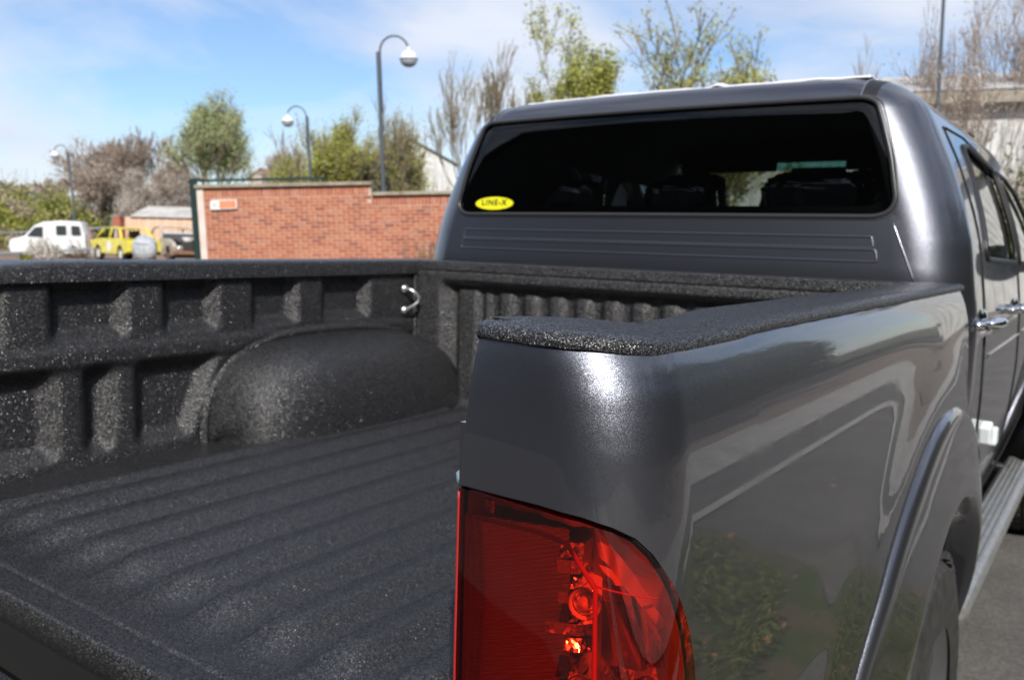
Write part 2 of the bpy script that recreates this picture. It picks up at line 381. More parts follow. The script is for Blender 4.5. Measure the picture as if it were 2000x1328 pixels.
def tree(name, base, H, width, label, cat, group=None, bark=BARK, leaf=None, leafn=3, leafs=.06, lsp=.12, levels=4, up=.55, trunk_r=None, forks=3, stem_frac=.14, lean=(0,0), twig_r=.006, seed=0, twigmat=None, ivy=0, len_dec=.76):
    R = random.Random(seed); tr = trunk_r or H*.018
    root = empty(name, base); tag(root, label, cat, group)
    T = MB(); K = MB(); tips = []; mids = []
    def grow(p, d, ln, r, lev):
        n = 4 if lev < 2 else 3
        pts = [p]; q = p.copy(); dd = d.copy()
        for i in range(n):
            dd = (dd + Vector((R.gauss(0,.10), R.gauss(0,.10), R.gauss(.03,.06)+up*.05))).normalized()
            q = q + dd*ln/n; pts.append(q.copy())
        r1 = max(twig_r, r*.62)
        rads = [r+(r1-r)*i/n for i in range(n+1)]
        (T if lev == 0 else K).tube(pts, rads, 7 if lev == 0 else (4 if lev < 3 else 3), cap=False)
        if lev >= levels-2: mids.append(pts[R.randint(1,len(pts)-1)])
        if lev >= levels: tips.append(pts[-1]); return
        kk = forks + (1 if lev == 0 else 0) + R.randint(0, 1)
        for i in range(kk):
            t = 1 if i == 0 else R.uniform(.35, 1)
            seg = min(n-1, int(t*n)); o_ = pts[seg].lerp(pts[seg+1], t*n-seg if t < 1 else 1)
            ang = R.uniform(0, 2*pi); sp = R.uniform(.40, 1.05)*(1-up*.35) if i else R.uniform(0,.3)
            side = Vector((cos(ang), sin(ang), 0)); side = (side - dd*side.dot(dd)).normalized()
            nd_ = (dd*cos(sp) + side*sin(sp)*width_k + Vector((0,0,up*.22))).normalized()
            grow(o_, nd_, ln*len_dec*R.uniform(.75,1.15), max(twig_r, r1*(.85 if i == 0 else .6)), lev+1)
    width_k = 1.0
    stem = H*stem_frac
    grow(Vector((0,0,-.1)), Vector((lean[0], lean[1], 1)).normalized(), stem+.1, tr, 0)
    # scale the whole to the height and width wanted
    allp = np.array(T.v+K.v); h = allp[:,2].max(); wd = np.percentile(np.abs(allp[:,:2]).max(1), 97)
    kz = H/h; kx = (width/2)/max(wd, .01)
    def sc(v):
        f = kx if v[2] > stem*.8 else 1+(kx-1)*max(0, v[2])/(stem*.8)
        return (v[0]*f, v[1]*f, v[2]*kz)
    T.v = [sc(v) for v in T.v]; K.v = [sc(v) for v in K.v]; tips = [sc(v) for v in tips]; mids = [sc(v) for v in mids]
    T.build('trunk', bark, root, True); K.build('branches', twigmat or bark, root, True)
    if leaf is not None:
        V, F = leaves(tips+mids, leafs, .6, leafn, lsp); leafmesh('crown', V, F, leaf, root)
    if ivy:
        P = [(R.gauss(0,.22), R.gauss(0,.22), R.uniform(0, H*ivy)) for _ in range(1400)]
        V, F = leaves(P, .07, .4); leafmesh('ivy', V, F, GREENS[2], root)
    return root
def bush(name, c, dims, label, cat, leaf, n=5000, size=.06, group=None, rz=0, lobes=9, seed=0, twigs=True, kind=None, twigm=None):
    R = random.Random(seed); root = empty(name, c); tag(root, label, cat, group, kind)
    pts = []; cen = []
    for i in range(lobes):
        cx = R.uniform(-.42,.42)*dims[0]; cy = R.uniform(-.3,.3)*dims[1]; rr = R.uniform(.22,.38)
        ht = dims[2]*R.uniform(.55,1.0); cen.append((cx, cy, ht, rr))
    per = n//lobes
    ca, sa = cos(rz), sin(rz)
    for cx, cy, ht, rr in cen:
        u = rng.normal(size=(per,3)); u /= np.linalg.norm(u,axis=1)[:,None]; q = rng.random(per)**.45
        q *= (1+.25*np.sin(u[:,0]*7+cx)*np.sin(u[:,2]*9))
        rx = max(rr*dims[0]*.62, .15); ry = max(rr*dims[1], .15); rz_ = ht*.5
        P = np.stack([cx+u[:,0]*rx*q, cy+u[:,1]*ry*q, ht*.5+u[:,2]*rz_*q], 1)
        pts.append(P)
    P = np.concatenate(pts); P = np.stack([P[:,0]*ca-P[:,1]*sa, P[:,0]*sa+P[:,1]*ca, np.abs(P[:,2])], 1)
    ls = leaf if isinstance(leaf, (list,tuple)) else [leaf]
    idx = rng.permutation(len(P))
    V, F = leaves(P[idx], size, .6)
    o = leafmesh('foliage', V, F, list(ls), root)
    if len(ls) > 1:
        # clumps of one shade, not a salt-and-pepper mix
        k = (np.sin(P[idx][:,0]*2.3+seed)+np.sin(P[idx][:,2]*3.1+P[idx][:,1]*2+seed)+rng.normal(0,.5,len(idx)) > 0).astype(np.int32) % len(ls)
        if len(ls) > 2: k = np.clip(((np.sin(P[idx][:,0]*2.3+seed)+np.sin(P[idx][:,2]*3.1+P[idx][:,1]*2+seed)+rng.normal(0,.6,len(idx))+2.2)/4.4*len(ls)).astype(np.int32), 0, len(ls)-1)
        o.data.polygons.foreach_set('material_index', k)
    if twigs:
        K = MB()
        for i in range(26):
            x = R.uniform(-.45,.45)*dims[0]; y = R.uniform(-.3,.3)*dims[1]
            p = Vector((x*ca-y*sa, x*sa+y*ca, 0)); q = [p]
            for j in range(4): p = p+Vector((R.gauss(0,.08), R.gauss(0,.08), dims[2]*.27)); q.append(p)
            K.tube(q, [.02,.016,.012,.008,.004], 4, cap=False)
        K.build('stems', twigm or BARK, root)
    return root

# ---- brick wall on the left, about 19 m off
WD = 18.6
brk = [noisy(mat('brick_'+n, c, .85), tuple(x*.85 for x in c), tuple(min(1,x*1.15) for x in c), 14) for n, c in
       (('orange', (.45,.150,.080)), ('red', (.39,.120,.072)), ('salmon', (.50,.190,.108)), ('brown', (.31,.10,.065)), ('pinkish', (.47,.20,.13)))]
MORT = noisy(mat('mortar', (.42,.34,.27), .95), (.46,.36,.27), (.60,.48,.37), 12)
COPE = noisy(mat('coping_stone', (.34,.29,.22), .9), (.27,.23,.17), (.40,.35,.27), 5, 6, .4, 30)
wl = gnd(411, WD); wr = gnd(733, WD-.1); wdir = (wr-wl); wdir.z = 0; wlen = wdir.length; wdir.normalize()
wrz = math.atan2(wdir.y, wdir.x)
WM = plumb(wrz); 
wall = empty('brick_wall', wl, WM); tag(wall, 'long red brick garden wall with pale stone coping and a lower stepped right end', 'wall')
topz = (CAM.z - GZ) + (451.5-370)/FPX*WD    # top of brickwork, coping above it
hidden_len = 2.6                             # runs on behind the cab
total = wlen + hidden_len + 1.2
# local axes: x along the wall, y away from the camera, z up
core = MB(); core.box((wlen/2, .12, topz/2), (wlen, .20, topz)); core.box((wlen+(total-wlen)/2, .12, (topz-.225)/2), (total-wlen, .20, topz-.225))
core.build('mortar_core', MORT, wall)
def brickmesh(name, dx, dy, dz, m):
    me = bpy.data.meshes.new(name); x, y, z = dx/2, dy/2, dz/2; e = .006
    vs = [(-x,0,-z),(x,0,-z),(x,0,z),(-x,0,z),(-x+e,-y,-z+e),(x-e,-y,-z+e),(x-e,-y,z-e),(-x+e,-y,z-e)]
    me.from_pydata(vs, [], [(4,5,6,7),(0,1,5,4),(1,2,6,5),(2,3,7,6),(3,0,4,7)]); me.materials.append(m); return me
stretch = [brickmesh('brick', .211, .026, .062, m) for m in brk]
solmesh = [brickmesh('brick', .064, .026, .20, m) for m in brk[:2]+brk[4:]]
R_ = random.Random(3)
spec_list = []
for x0, x1, zc in ((.0, wlen, topz-.105), (wlen, total, topz-.225-.105)):
    x = x0+.037
    while x < x1-.03: spec_list.append(('s', x, zc)); x += .075
row = -1; z = topz-.2175-.037+.075
if True:
    while z > .05:
        row += 1; z -= .075
        x0 = 0; x1 = wlen if z > topz-.225-.2175 else total
        x = x0+.1125-(.1125 if row % 2 else 0)
        while x < x1-.02:
            a_, c_ = max(x0+.004, x-.1055), min(x1-.004, x+.1055)
            if c_-a_ > .03: spec_list.append(('b' if c_-a_ > .205 else 'h', (a_+c_)/2, z, c_-a_))
            x += .225
# the visible band first: nearest the camera, above the bed rail
vis = [q for q in spec_list if q[0] == 'b' and q[2] > .62 and q[1] < wlen+1.0]
vis.sort(key=lambda q: q[1]); singles = set(map(id, vis[:295]))
restm = MB()
for q in spec_list:
    k, x, z = q[:3]; dy = R_.uniform(-.002,.003)
    if id(q) in singles:
        o = bpy.data.objects.new('brick', stretch[R_.choice((0,0,0,1,1,2,2,3,4))]); C.objects.link(o); o.parent = wall; o.location = (x, .02+dy, z)
    else:
        dx, dz = {'b': (.211,.062), 's': (.064,.20), 'h': (q[3] if len(q) > 3 else .1,.062)}[k]
        restm.cur = R_.choice((0,0,0,1,1,2,2,3,4)) if k != 's' else R_.choice((0,1,1,4,0,1))
        hx, hz, e = dx/2, dz/2, .006
        restm.add([(x-hx,.02,z-hz),(x+hx,.02,z-hz),(x+hx,.02,z+hz),(x-hx,.02,z+hz),(x-hx+e,.007+dy,z-hz+e),(x+hx-e,.007+dy,z-hz+e),(x+hx-e,.007+dy,z+hz-e),(x-hx+e,.007+dy,z+hz-e)],
                  [(4,5,6,7),(0,1,5,4),(1,2,6,5),(2,3,7,6),(3,0,4,7)])
o = restm.build('brickwork', brk, wall); o['kind'] = 'stuff'
x = -.17
while x < wlen:
    w = min(.60, wlen+.03-x); b = MB(); b.box((x+w/2, .10, topz+.035), (w-.008, .34, .07)); b.build('coping_slab', COPE, wall, bevel=.008); x += .60
x = wlen+.035
while x < total:
    w = .60; b = MB(); b.box((x+w/2, .10, topz-.19), (w-.008, .34, .07)); b.build('coping_slab', COPE, wall, bevel=.008); x += .60
b = MB(); b.box((-.072, .12, topz/2), (.142, .26, topz)); b.build('end_pier', noisy(mat('pale_render', (.72,.58,.50), .8), (.66,.50,.42), (.78,.68,.62), 2.5, 3), wall, bevel=.006)
# road-works style plate fixed to the wall
sg = empty('wall_sign', wl, WM); tag(sg, 'small orange and white weathered plate fixed near the left end of the brick wall', 'sign')
sx = (450-411)/FPX*WD; sz = (CAM.z-GZ)+(452-403)/FPX*WD
pl = roundpoly([(-.29,-.10),(.29,-.085),(.29,.11),(-.27,.105)], .04)
def plate(name, P, y0, y1, m, parent, off=(0,0)):
    b = MB(); n = len(P); b.add([(x+off[0], y0, z+off[1]) for x, z in P]+[(x+off[0], y1, z+off[1]) for x, z in P], [tuple(range(n)), tuple(range(n, 2*n))[::-1]]+[(i, i+n, (i+1) % n+n, (i+1) % n) for i in range(n)])
    return b.build(name, m, parent)
plate('plate', pl, -.05, .0, mat('sign_white', (.80,.78,.76), .5), sg, (sx, sz))
plate('orange_panel', roundpoly([(-.08,-.075),(.265,-.065),(.265,.09),(-.08,.085)], .02), -.054, -.0515, mat('sign_orange', (.78,.22,.075), .5), sg, (sx, sz))
for k in range(3):
    plate('print_bar', [(-.04,-.002),(.23,-.002),(.23,.009),(-.04,.009)], -.058, -.0555, mat('print_pale', (.85,.55,.42), .5), sg, (sx, sz-.04+k*.045))
plate('emblem', roundpoly([(-.24,-.05),(-.14,-.05),(-.14,.05),(-.24,.05)], .045), -.0545, -.0515, mat('emblem_grey', (.62,.60,.62), .5), sg, (sx, sz))
# green steel frame behind the wall
RAILM = noisy(mat('weathered_rail', (.3,.31,.32), .5, .4), (.26,.27,.28), (.38,.39,.40), 20)
GSTEEL = mat('dark_green_steel', (.018,.045,.042), .45, .2)
gf = empty('gate_frame', gnd(391.5, WD+.1), WM); tag(gf, 'dark green steel post with a long top bar running behind the brick wall', 'gate frame')
ph = (CAM.z-GZ)+(452-352)/FPX*WD
b = MB(); b.box((0,.05,ph/2), (.13,.13,ph)); b.build('post', GSTEEL, gf, bevel=.006)
bl = (627-391)/FPX*(WD+.6); b = MB(); b.box((bl/2, .55, ph-.03), (bl, .06, .055)); b.box((.0,.30,ph-.03), (.06,.5,.05)); b.build('top_bar', GSTEEL, gf)
b = MB(); b.box((bl-.02, .55, ph/2-.02), (.06,.06,ph-.04)); b.build('rear_post', GSTEEL, gf)
b = MB()
for i in range(9): b.box((.6+i*.5*bl/5, .55, 1.2), (.02,.02,2.2)) if .6+i*.5*bl/5 < bl else None
b.build('bars', GSTEEL, gf)

# ---- street lamps with hanging globes
POLE = mat('lamp_post_grey', (.10,.12,.14), .5, .3)
GLOBEW = mat('lamp_cowl_white', (.80,.82,.84), .35)
GLOBEG = mat('lamp_bowl_glass', (.42,.46,.50), .12, .0, .8)
def lamp(px, D, toppy, side, label, rz, post_h=None):
    base = gnd(px, D); hor = 467.5+(px-1000)*.0262
    Ht = height_to(base, toppy)
    r = empty('street_lamp', base, plumb(YAW+rz)); tag(r, label, 'street lamp', 'swan-neck street lamps')
    b = MB(); b.tube([(0,0,0),(0,0,Ht*.42)], .065, 12); b.tube([(0,0,Ht*.42),(0,0,Ht-.36)], [.048,.045], 12); b.build('post', POLE, r, sharp=40)
    R0 = .33; b = MB(); pts = [(side*(.045),0,Ht-1.7), (side*.045,0,Ht-.36)]+[(side*(.045+R0-R0*cos(t)),0,Ht-.36+R0*sin(t)*1.05) for t in lin(.15,pi*.93,14)]
    b.tube(pts, .024, 8); b.build('swan_neck', POLE, r, True)
    gx, gz = pts[-1][0], pts[-1][2]-.24
    b = MB(); b.lathe([(.0,.185),(.06,.176),(.12,.148),(.17,.10),(.198,.035),(.202,-.01)], c=(gx,0,gz), n=24); b.lathe([(.028,.27),(.034,.18)], c=(gx,0,gz), n=12); b.build('cowl', GLOBEW, r, True)
    b = MB(); b.lathe([(.20,-.012),(.198,-.05),(.17,-.11),(.12,-.16),(.06,-.185),(0,-.19)], c=(gx,0,gz), n=24); b.build('bowl', GLOBEG, r, True)
    b = MB(); b.lathe([(.203,.0),(.212,-.005),(.212,-.02),(.2,-.024)], c=(gx,0,gz), n=24); b.build('rim', POLE, r, True)
    return r
lamp(757, 20.5, 70, 1, 'tallest and nearest street lamp, white globe hanging on the right of its post', 0)
lamp(616, 31, 207, -1, 'middle street lamp above the bushes behind the brick wall, globe hanging on the left', 0)
lamp(152, 44, 283, -1, 'farthest street lamp at the left, small white globe above the brown trees', 0)
# right-hand pole, its head above the frame
bpole = empty('street_lamp', gnd(1812, 24), plumb(YAW)); tag(bpole, 'tall grey lamp column at the right behind the cab roof, its head out of frame', 'street lamp', 'swan-neck street lamps')
b = MB(); b.tube([(0,0,0),(0,0,5.2)], .07, 12); b.tube([(0,0,5.2),(0,0,10.5)], [.05,.04], 12); b.build('post', POLE, bpole, sharp=40)
b = MB(); b.tube([(.0,0,10.45)]+[(.33-.33*cos(t),0,10.5+.33*sin(t)) for t in lin(.1,pi*.93,12)], .024, 8); b.build('swan_neck', POLE, bpole, True)
b = MB(); b.lathe([(0,.2),(.12,.165),(.2,.03),(.2,-.01),(.17,-.11),(0,-.19)], c=(.65,0,10.35), n=20); b.build('bowl', GLOBEW, bpole, True)

# ---- yard: van, yellow car, wreck, sheeted lump, rails, container, blossom
YZ = GZ+.03
def shell(sections, m, name, parent, closed=True, sharp=50):
    """loft through closed rings"""
    b = MB(); n = len(sections[0])
    vs = [p for s_ in sections for p in s_]
    fs = [(i*n+j, i*n+(j+1) % n, (i+1)*n+(j+1) % n, (i+1)*n+j) for i in range(len(sections)-1) for j in range(n)]
    fs += [tuple(range(n))[::-1], tuple((len(sections)-1)*n+j for j in range(n))]
    b.add(vs, fs); return b.build(name, m, parent, sharp=sharp)
def extrude_side(name, prof, w, m, parent, tumble=None, bevel=.03, arches=(), roofin=.0, zt=1.0):
    """car body: a side outline, given width, narrowing above the waist zt"""
    n = len(prof); b = MB(); ys = [-1, -.93, .93, 1]
    def hw(z): return w/2 - (max(0, z-zt))*roofin
    vs = []
    for k in ys:
        for x, z in prof:
            ins = .0 if abs(k) < 1 else .03
            vs.append((x*(1 if abs(k) < 1 else .985), k*hw(z), z-(ins if z > zt else 0)))
    fs = [tuple(range(n)), tuple(3*n+i for i in range(n))[::-1]]
    for q in range(3): fs += [(q*n+i, (q+1)*n+i, (q+1)*n+(i+1) % n, q*n+(i+1) % n) for i in range(n)]
    b.add(vs, fs); return b.build(name, m, parent, sharp=35)
def wheel(parent, c, r=.31, w=.19, side=1, rimm=None, name='wheel'):
    b = MB(); b.lathe([(r*.62,-w/2),(r*.93,-w/2),(r,-w/2+.025),(r,w/2-.025),(r*.93,w/2),(r*.62,w/2)], 'y', c, 24); t = b.build(name, RUBBER, parent, sharp=40)
    b = MB(); y = side*(w/2-.02)
    b.lathe([(0,y+side*.03),(r*.15,y+side*.03),(r*.20,y),(r*.5,y-side*.02),(r*.63,y+side*.01)], 'y', c, 24)
    q = b.build('rim', rimm or ALLOY, t, sharp=40)
    return t
def window_quad(name, P, y, m, parent, th=.012):
    b = MB(); n = len(P); s_ = 1 if y > 0 else -1
    b.add([(x, y, z) for x, z in P]+[(x, y-s_*th, z) for x, z in P], [tuple(range(n)), tuple(range(n,2*n))[::-1]]+[(i,(i+1) % n,(i+1) % n+n,i+n) for i in range(n)])
    return b.build(name, m, parent)
VD = 38
# white van, nose to the left
vp = gnd(106, VD, YZ); vanE = empty('van', vp); vanE.rotation_euler.z = YAW+pi+radians(14); vanE.scale = (.80,.9,.885)
tag(vanE, 'high white van parked nose left at the far left behind blossom', 'van')
VW = noisy(mat('van_white', (.74,.75,.76), .4, 0, .5, .6), (.68,.69,.70), (.78,.79,.80), 3)
prof = roundpoly([(-1.85,.26),(1.90,.26),(1.98,.55),(1.92,.86),(1.22,1.05),(.72,1.58),(.30,1.76),(-.6,1.84),(-1.58,1.80),(-1.78,1.20)], [.05,.05,.1,.12,.15,.15,.2,.3,.18,.1], 5)
extrude_side('body', prof, 1.66, VW, vanE, roofin=.17, zt=.95)
DKG = mat('dark_window', (.05,.06,.065), .06, 0, .8)
for sd in (-1, 1):
    y = sd*(.83-.17*.37+.045)
    for P in ([(.30,1.02),(1.10,1.02),(.68,1.48),(.30,1.52)], [(-.86,1.14),(-.36,1.14),(-.36,1.58),(-.84,1.60)], [(-1.60,1.14),(-1.12,1.14),(-1.10,1.60),(-1.52,1.58)]):
        window_quad('window', roundpoly(P, .05, 3), y, DKG, vanE, .05)
    for gx_ in (.12,-1.0): b = MB(); b.box((gx_, sd*.835, .9), (.012, .01, 1.1)); b.build('door_gap', GAP, vanE)
    for wx in (1.22, -1.22): wheel(vanE, (wx, sd*.72, .30), side=sd)
b = MB(); b.add([(1.26,-.66,1.08),(1.26,.66,1.08),(.78,.58,1.56),(.78,-.58,1.56)], [(0,1,2,3)]); b.build('windscreen', DKG, vanE)
b = MB(); b.box((1.93,0,.45), (.12,1.6,.22)); b.build('bumper', mat('grey_bumper', (.18,.18,.19), .6), vanE, bevel=.02)
for sd in (-1,1):
    b = MB(); b.box((1.86, sd*.62, .80), (.16,.26,.15)); b.build('headlight', mat('headlight_glass', (.5,.53,.55), .1, .3), vanE, bevel=.03)
# yellow saloon
YELC = noisy(mat('faded_yellow_paint', (.72,.62,.06), .45, 0, .5, .5), (.62,.52,.05), (.78,.70,.09), 4)
yp = gnd(246, VD-1, YZ); yc = empty('saloon_car', yp); yc.rotation_euler.z = YAW+pi+radians(-40); yc.scale = (.86,.95,1.03)
tag(yc, 'old yellow two-door banger racing car with a white roundel, windows out, between van and wreck', 'car')
# lower tub with wheel arches cut into the outline
def arch_pts(cx, r, z0=.28, n=7): return [(cx+r*cos(t), .30+r*sin(t)) for t in lin(0.0, pi, n)][::1]
low = [(-1.95,.40)]+[(x, z) for x, z in reversed(arch_pts(-1.18,.36))]+[(x, z) for x, z in reversed(arch_pts(1.16,.36))]+[(1.92,.40),(1.97,.62),(1.93,.80),(.98,.90),(-1.20,.92),(-1.92,.84),(-1.98,.6)]
extrude_side('body', low, 1.56, YELC, yc, zt=2)
P = lambda *a: [Vector(q) for q in a]
for sd in (-1,1):
    b = MB(); y0 = sd*.72; y1 = sd*.58
    b.tube(P((1.42,y0,.90),(.80,y1,1.32)), .035, 6); b.tube(P((.0,y0,.90),(-.02,y1,1.34)), .045, 6); b.tube(P((-1.25,y0,.92),(-.80,y1,1.30)), .07, 6)
    b.tube(P((.80,y1,1.32),(0,y1,1.35),(-.80,y1,1.31)), .035, 6); b.build('roof_pillar', YELC, yc, True)
b = MB(); b.grid(lambda x, y: (x, y, 1.345+.03*(1-(y/.6)**2)-.05*((x+.02)/.9)**4), lin(-.84,.84,10), lin(-.6,.6,7)); o = b.build('roof', YELC, yc, True); md = o.modifiers.new('t','SOLIDIFY'); md.thickness = .03
for sd in (-1,1):
    q = roundpoly([(-.62,.38),(-.22,.38),(-.22,.80),(-.62,.80)], .20, 6)
    plate('roundel', q, sd*.785, sd*.79, mat('roundel_white', (.80,.80,.82), .5), yc, (.35, 0))
    for wx in (1.16,-1.18): wheel(yc, (wx, sd*.66, .30), r=.30, side=sd, rimm=mat('white_steel_rim', (.62,.58,.54), .5))
b = MB(); b.tube(P((.1,-.5,.9),(.1,-.45,1.30),(.1,.45,1.30),(.1,.5,.9)), .022, 6); b.tube(P((.1,-.45,1.28),(-.9,-.5,.75)), .02, 6); b.build('roll_cage', mat('cage_grey', (.16,.15,.15), .5), yc, True)
b = MB(); b.box((-.25,-.3,.85), (.12,.45,.75)); b.build('seat', BLACK, yc, bevel=.04)
b = MB(); b.box((1.99,0,.50), (.07,1.45,.12)); b.build('bumper', YELC, yc, bevel=.02)
for sd in (-1,1):
    b = MB(); b.lathe([(0,0),(.075,0),(.085,-.03)], 'x', (1.975, sd*.55, .66), 16); b.build('headlight', mat('headlight_orange', (.6,.35,.12), .3), yc, True)
# sheet-wrapped lump in front of it
lp = gnd(284, VD-2.6, YZ); lo = empty('covered_engine', lp); lo.scale = (.98,.9,.94); tag(lo, 'rounded lump wrapped in a pale grey sheet beside the yellow car', 'covered lump')
b = MB()
def lumpf(u, v):
    r = .50*(1+.06*sin(3*u+1)+.035*sin(7*u+4*v)); z = .58+ .55*sin(v)*(1-.1*cos(2*u)); k = cos(v)**.8 if cos(v) > 0 else 0
    if v < 0: k = cos(v)**.9; z = .58+.56*sin(v)
    return (r*1.15*k*cos(u), r*k*sin(u), max(0.0, z)+.012*sin(11*u+9*v))
b.grid(lumpf, lin(0,2*pi,40), lin(-pi/2+.02,pi/2-.02,22)); b.build('sheet', noisy(mat('grey_tarpaulin', (.40,.42,.45), .6), (.33,.35,.38), (.50,.53,.56), 7, 5, .5, 12, bdist=.03), lo, True)
b = MB(); b.tube([(.55*cos(t), .5*sin(t), .80+.02*sin(3*t)) for t in lin(0,2*pi,24)], .012, 5, cap=False); b.build('tie_rope', mat('rope_grey', (.25,.26,.28), .8), lo, True)
# stripped wreck
wp = gnd(352, VD-1, YZ); wk = empty('wrecked_car', wp); wk.rotation_euler.z = YAW+radians(-52); wk.scale = (1.08,1.08,1.08)
tag(wk, 'stripped and rusting car shell with its engine bay open, left of the green post', 'car')
CREAM = noisy(mat('dirty_cream_paint', (.50,.46,.40), .6), (.30,.24,.17), (.58,.54,.48), 3, 7)
RUST = noisy(mat('rust', (.22,.10,.05), .9), (.12,.06,.035), (.34,.17,.09), 9, 7)
# tub behind the engine bay, open bay in front (x forward)
b = MB(); b.box((-.95,0,.48), (1.9,1.5,.50)); b.build('body', CREAM, wk, bevel=.06)
for sd in (-1,1):
    w_ = [(.05,.25)]+[(x, z) for x, z in reversed(arch_pts(1.0,.37))]+[(1.62,.30),(1.68,.62),(1.45,.80),(.95,.90),(.05,.92)]
    n = len(w_); b = MB(); b.add([(x, sd*.76, z) for x, z in w_]+[(x, sd*.62, z) for x, z in w_], [tuple(range(n)), tuple(range(n,2*n))[::-1]]+[(i,(i+1) % n,(i+1) % n+n,i+n) for i in range(n)]); b.build('front_wing', CREAM, wk)
    wheel(wk, (1.0, sd*.66, .28), r=.29, side=sd, rimm=RUST)
    b = MB(); b.tube([(0,sd*.68,.92),(-.30,sd*.62,1.22),(-.75,sd*.58,1.36),(-1.35,sd*.58,1.33),(-1.85,sd*.62,.95)], .04, 6); b.build('roof_pillar', CREAM, wk, True)
    b = MB(); b.tube([(.0,sd*.60,.80),(1.55,sd*.55,.40)], .045, 6); b.build('bay_strut', mat('tan_primer', (.42,.34,.20), .7), wk, True)
    b = MB(); b.lathe([(0,.02),(.10,.02),(.13,-.03),(.12,-.08)], 'x', (1.66, sd*.5, .55), 16); b.build('headlight', mat('dull_chrome', (.5,.48,.45), .35, .6), wk, True)
b = MB(); b.grid(lambda x, y: (x, y, 1.36+.03*(1-(y/.58)**2)-.06*((x+1.05)/.4)**2), lin(-1.4,-.68,6), lin(-.58,.58,6)); o = b.build('roof', CREAM, wk, True); o.modifiers.new('t','SOLIDIFY').thickness = .03
b = MB(); b.box((.80,0,.26), (1.6,1.2,.12)); b.build('bay_floor', BLACK, wk)
b = MB(); b.box((.03,0,.55), (.05,1.3,.66)); b.build('bulkhead_panel', BLACK, wk)
b = MB(); b.box((.70,.0,.55), (.65,.42,.42)); b.tube([(.5,-.2,.80),(.9,-.2,.80)], .11, 10); b.build('engine', mat('oily_engine', (.07,.065,.06), .5, .4), wk, bevel=.04)
b = MB(); b.lathe([(0,.10),(.17,.10),(.19,.04),(.19,-.06),(0,-.06)], 'z', (.75,.05,.88), 20); b.build('air_filter', mat('filter_pale', (.55,.54,.52), .5), wk, sharp=40)
b = MB(); b.box((1.72,0,.40), (.10,1.6,.14)); b.build('bumper', RUST, wk, bevel=.02)
b = MB(); b.box((1.74,.66,.52), (.08,.18,.10)); b.build('indicator', mat('amber_lens', (.85,.38,.03), .3), wk, bevel=.015)
b = MB(); b.box((-.35,0,.98), (.6,1.2,.06), Euler((0,-.5,0)).to_matrix()); b.build('loose_panel', mat('pale_blue_panel', (.45,.50,.58), .5), wk)
# container / shed behind
shp = gnd(309, VD+7, YZ); sh = empty('shed', shp); sh.rotation_euler.z = YAW; tag(sh, 'long low peach rendered shed with a pale sloping roof behind the old cars', 'shed')
PEACH = noisy(mat('peach_render', (.66,.44,.31), .85), (.60,.38,.26), (.72,.52,.38), 1.3, 5)
hw_ = (388-238)/FPX*(VD+7)/2; hh = (CAM.z-YZ)+(448-425)/FPX*(VD+7)
b = MB(); b.box((0,1.2,hh/2), (2*hw_,2.4,hh)); b.build('wall', PEACH, sh)
for k in range(9):
    b = MB(); b.box((-hw_+.12+k*(2*hw_-.24)/8, -.015, hh/2), (.07,.03,hh)); b.build('render_band', mat('band_pale', (.74,.56,.42), .85), sh)
b = MB(); x0 = -hw_+.95; z1 = hh+.62; b.add([(x0-.35,-.15,hh+.02),(hw_+.4,-.15,hh+.02),(hw_+.4,1.3,z1),(x0+.05,1.3,z1),(hw_+.4,2.7,hh+.02),(x0-.35,2.7,hh+.02)], [(0,1,2,3),(3,2,4,5),(0,3,5),(1,4,2),(0,5,4,1)])
b.build('roof', noisy(mat('fibre_cement_roof', (.46,.44,.42), .85), (.40,.38,.36), (.54,.52,.50), 2), sh)
pp = gnd(233, VD+6.5, YZ); pe = empty('brick_pier', pp, plumb(YAW)); tag(pe, 'short red brick pier at the left end of the peach shed', 'pier'); b = MB(); b.box((0,.2,hh/2), (.36,.4,hh)); b.build('shaft', brk[1], pe); b = MB(); b.box((0,.2,hh+.03), (.44,.48,.06)); b.build('cap', COPE, pe)
# galvanised rails
def rail(name, x0, x1, D0, D1, y0, y1, label, posts, th=.055):
    a = at(x0, y0, D0); c_ = at(x1, y1, D1); r = empty(name, (a.x, a.y, YZ)); tag(r, label, 'railing')
    o_ = Vector((a.x, a.y, YZ)); b = MB(); b.tube([a-o_, c_-o_], th, 8); b.build('rail', RAILM, r, True)
    for f in posts:
        q = a.lerp(c_, f)-o_; b = MB(); b.tube([(q.x,q.y,-.02),(q.x,q.y,q.z+.05)], th*1.1, 8); b.build('post', RAILM, r, True)
rail('guard_rail', -60, 232, 42.5, 42.5, 459, 444, 'upper galvanised rail running behind the white van', (.0,.42,.98))
rail('guard_rail', -60, 188, 34.8, 34.8, 499, 486, 'lower galvanised rail in front of the white van with a stout post', (.02,.55,.97), .06)
bush('blossom_bush', gnd(88, 34.5, YZ), (1.9,.9,.85), 'low bush thick with white blossom in front of the white van', 'bush', [BLOOM, BLOOM, GREENS[2]], 2600, .035, lobes=8, seed=5)
bush('blossom_bush', gnd(152, 37.5, YZ), (1.6,.6,.75), 'sparse blossom twigs against the rear door of the white van', 'bush', [BLOOM, GREENS[2], BUDS], 900, .03, lobes=6, seed=8)
bush('yellow_flower_clump', gnd(52, 34, YZ), (.5,.3,.28), 'small clump of yellow flowers at the foot of the rail post', 'flowers', [mat('flower_yellow', (.75,.62,.03), .6), GREENS[0]], 500, .03, lobes=3, seed=9, twigs=False)

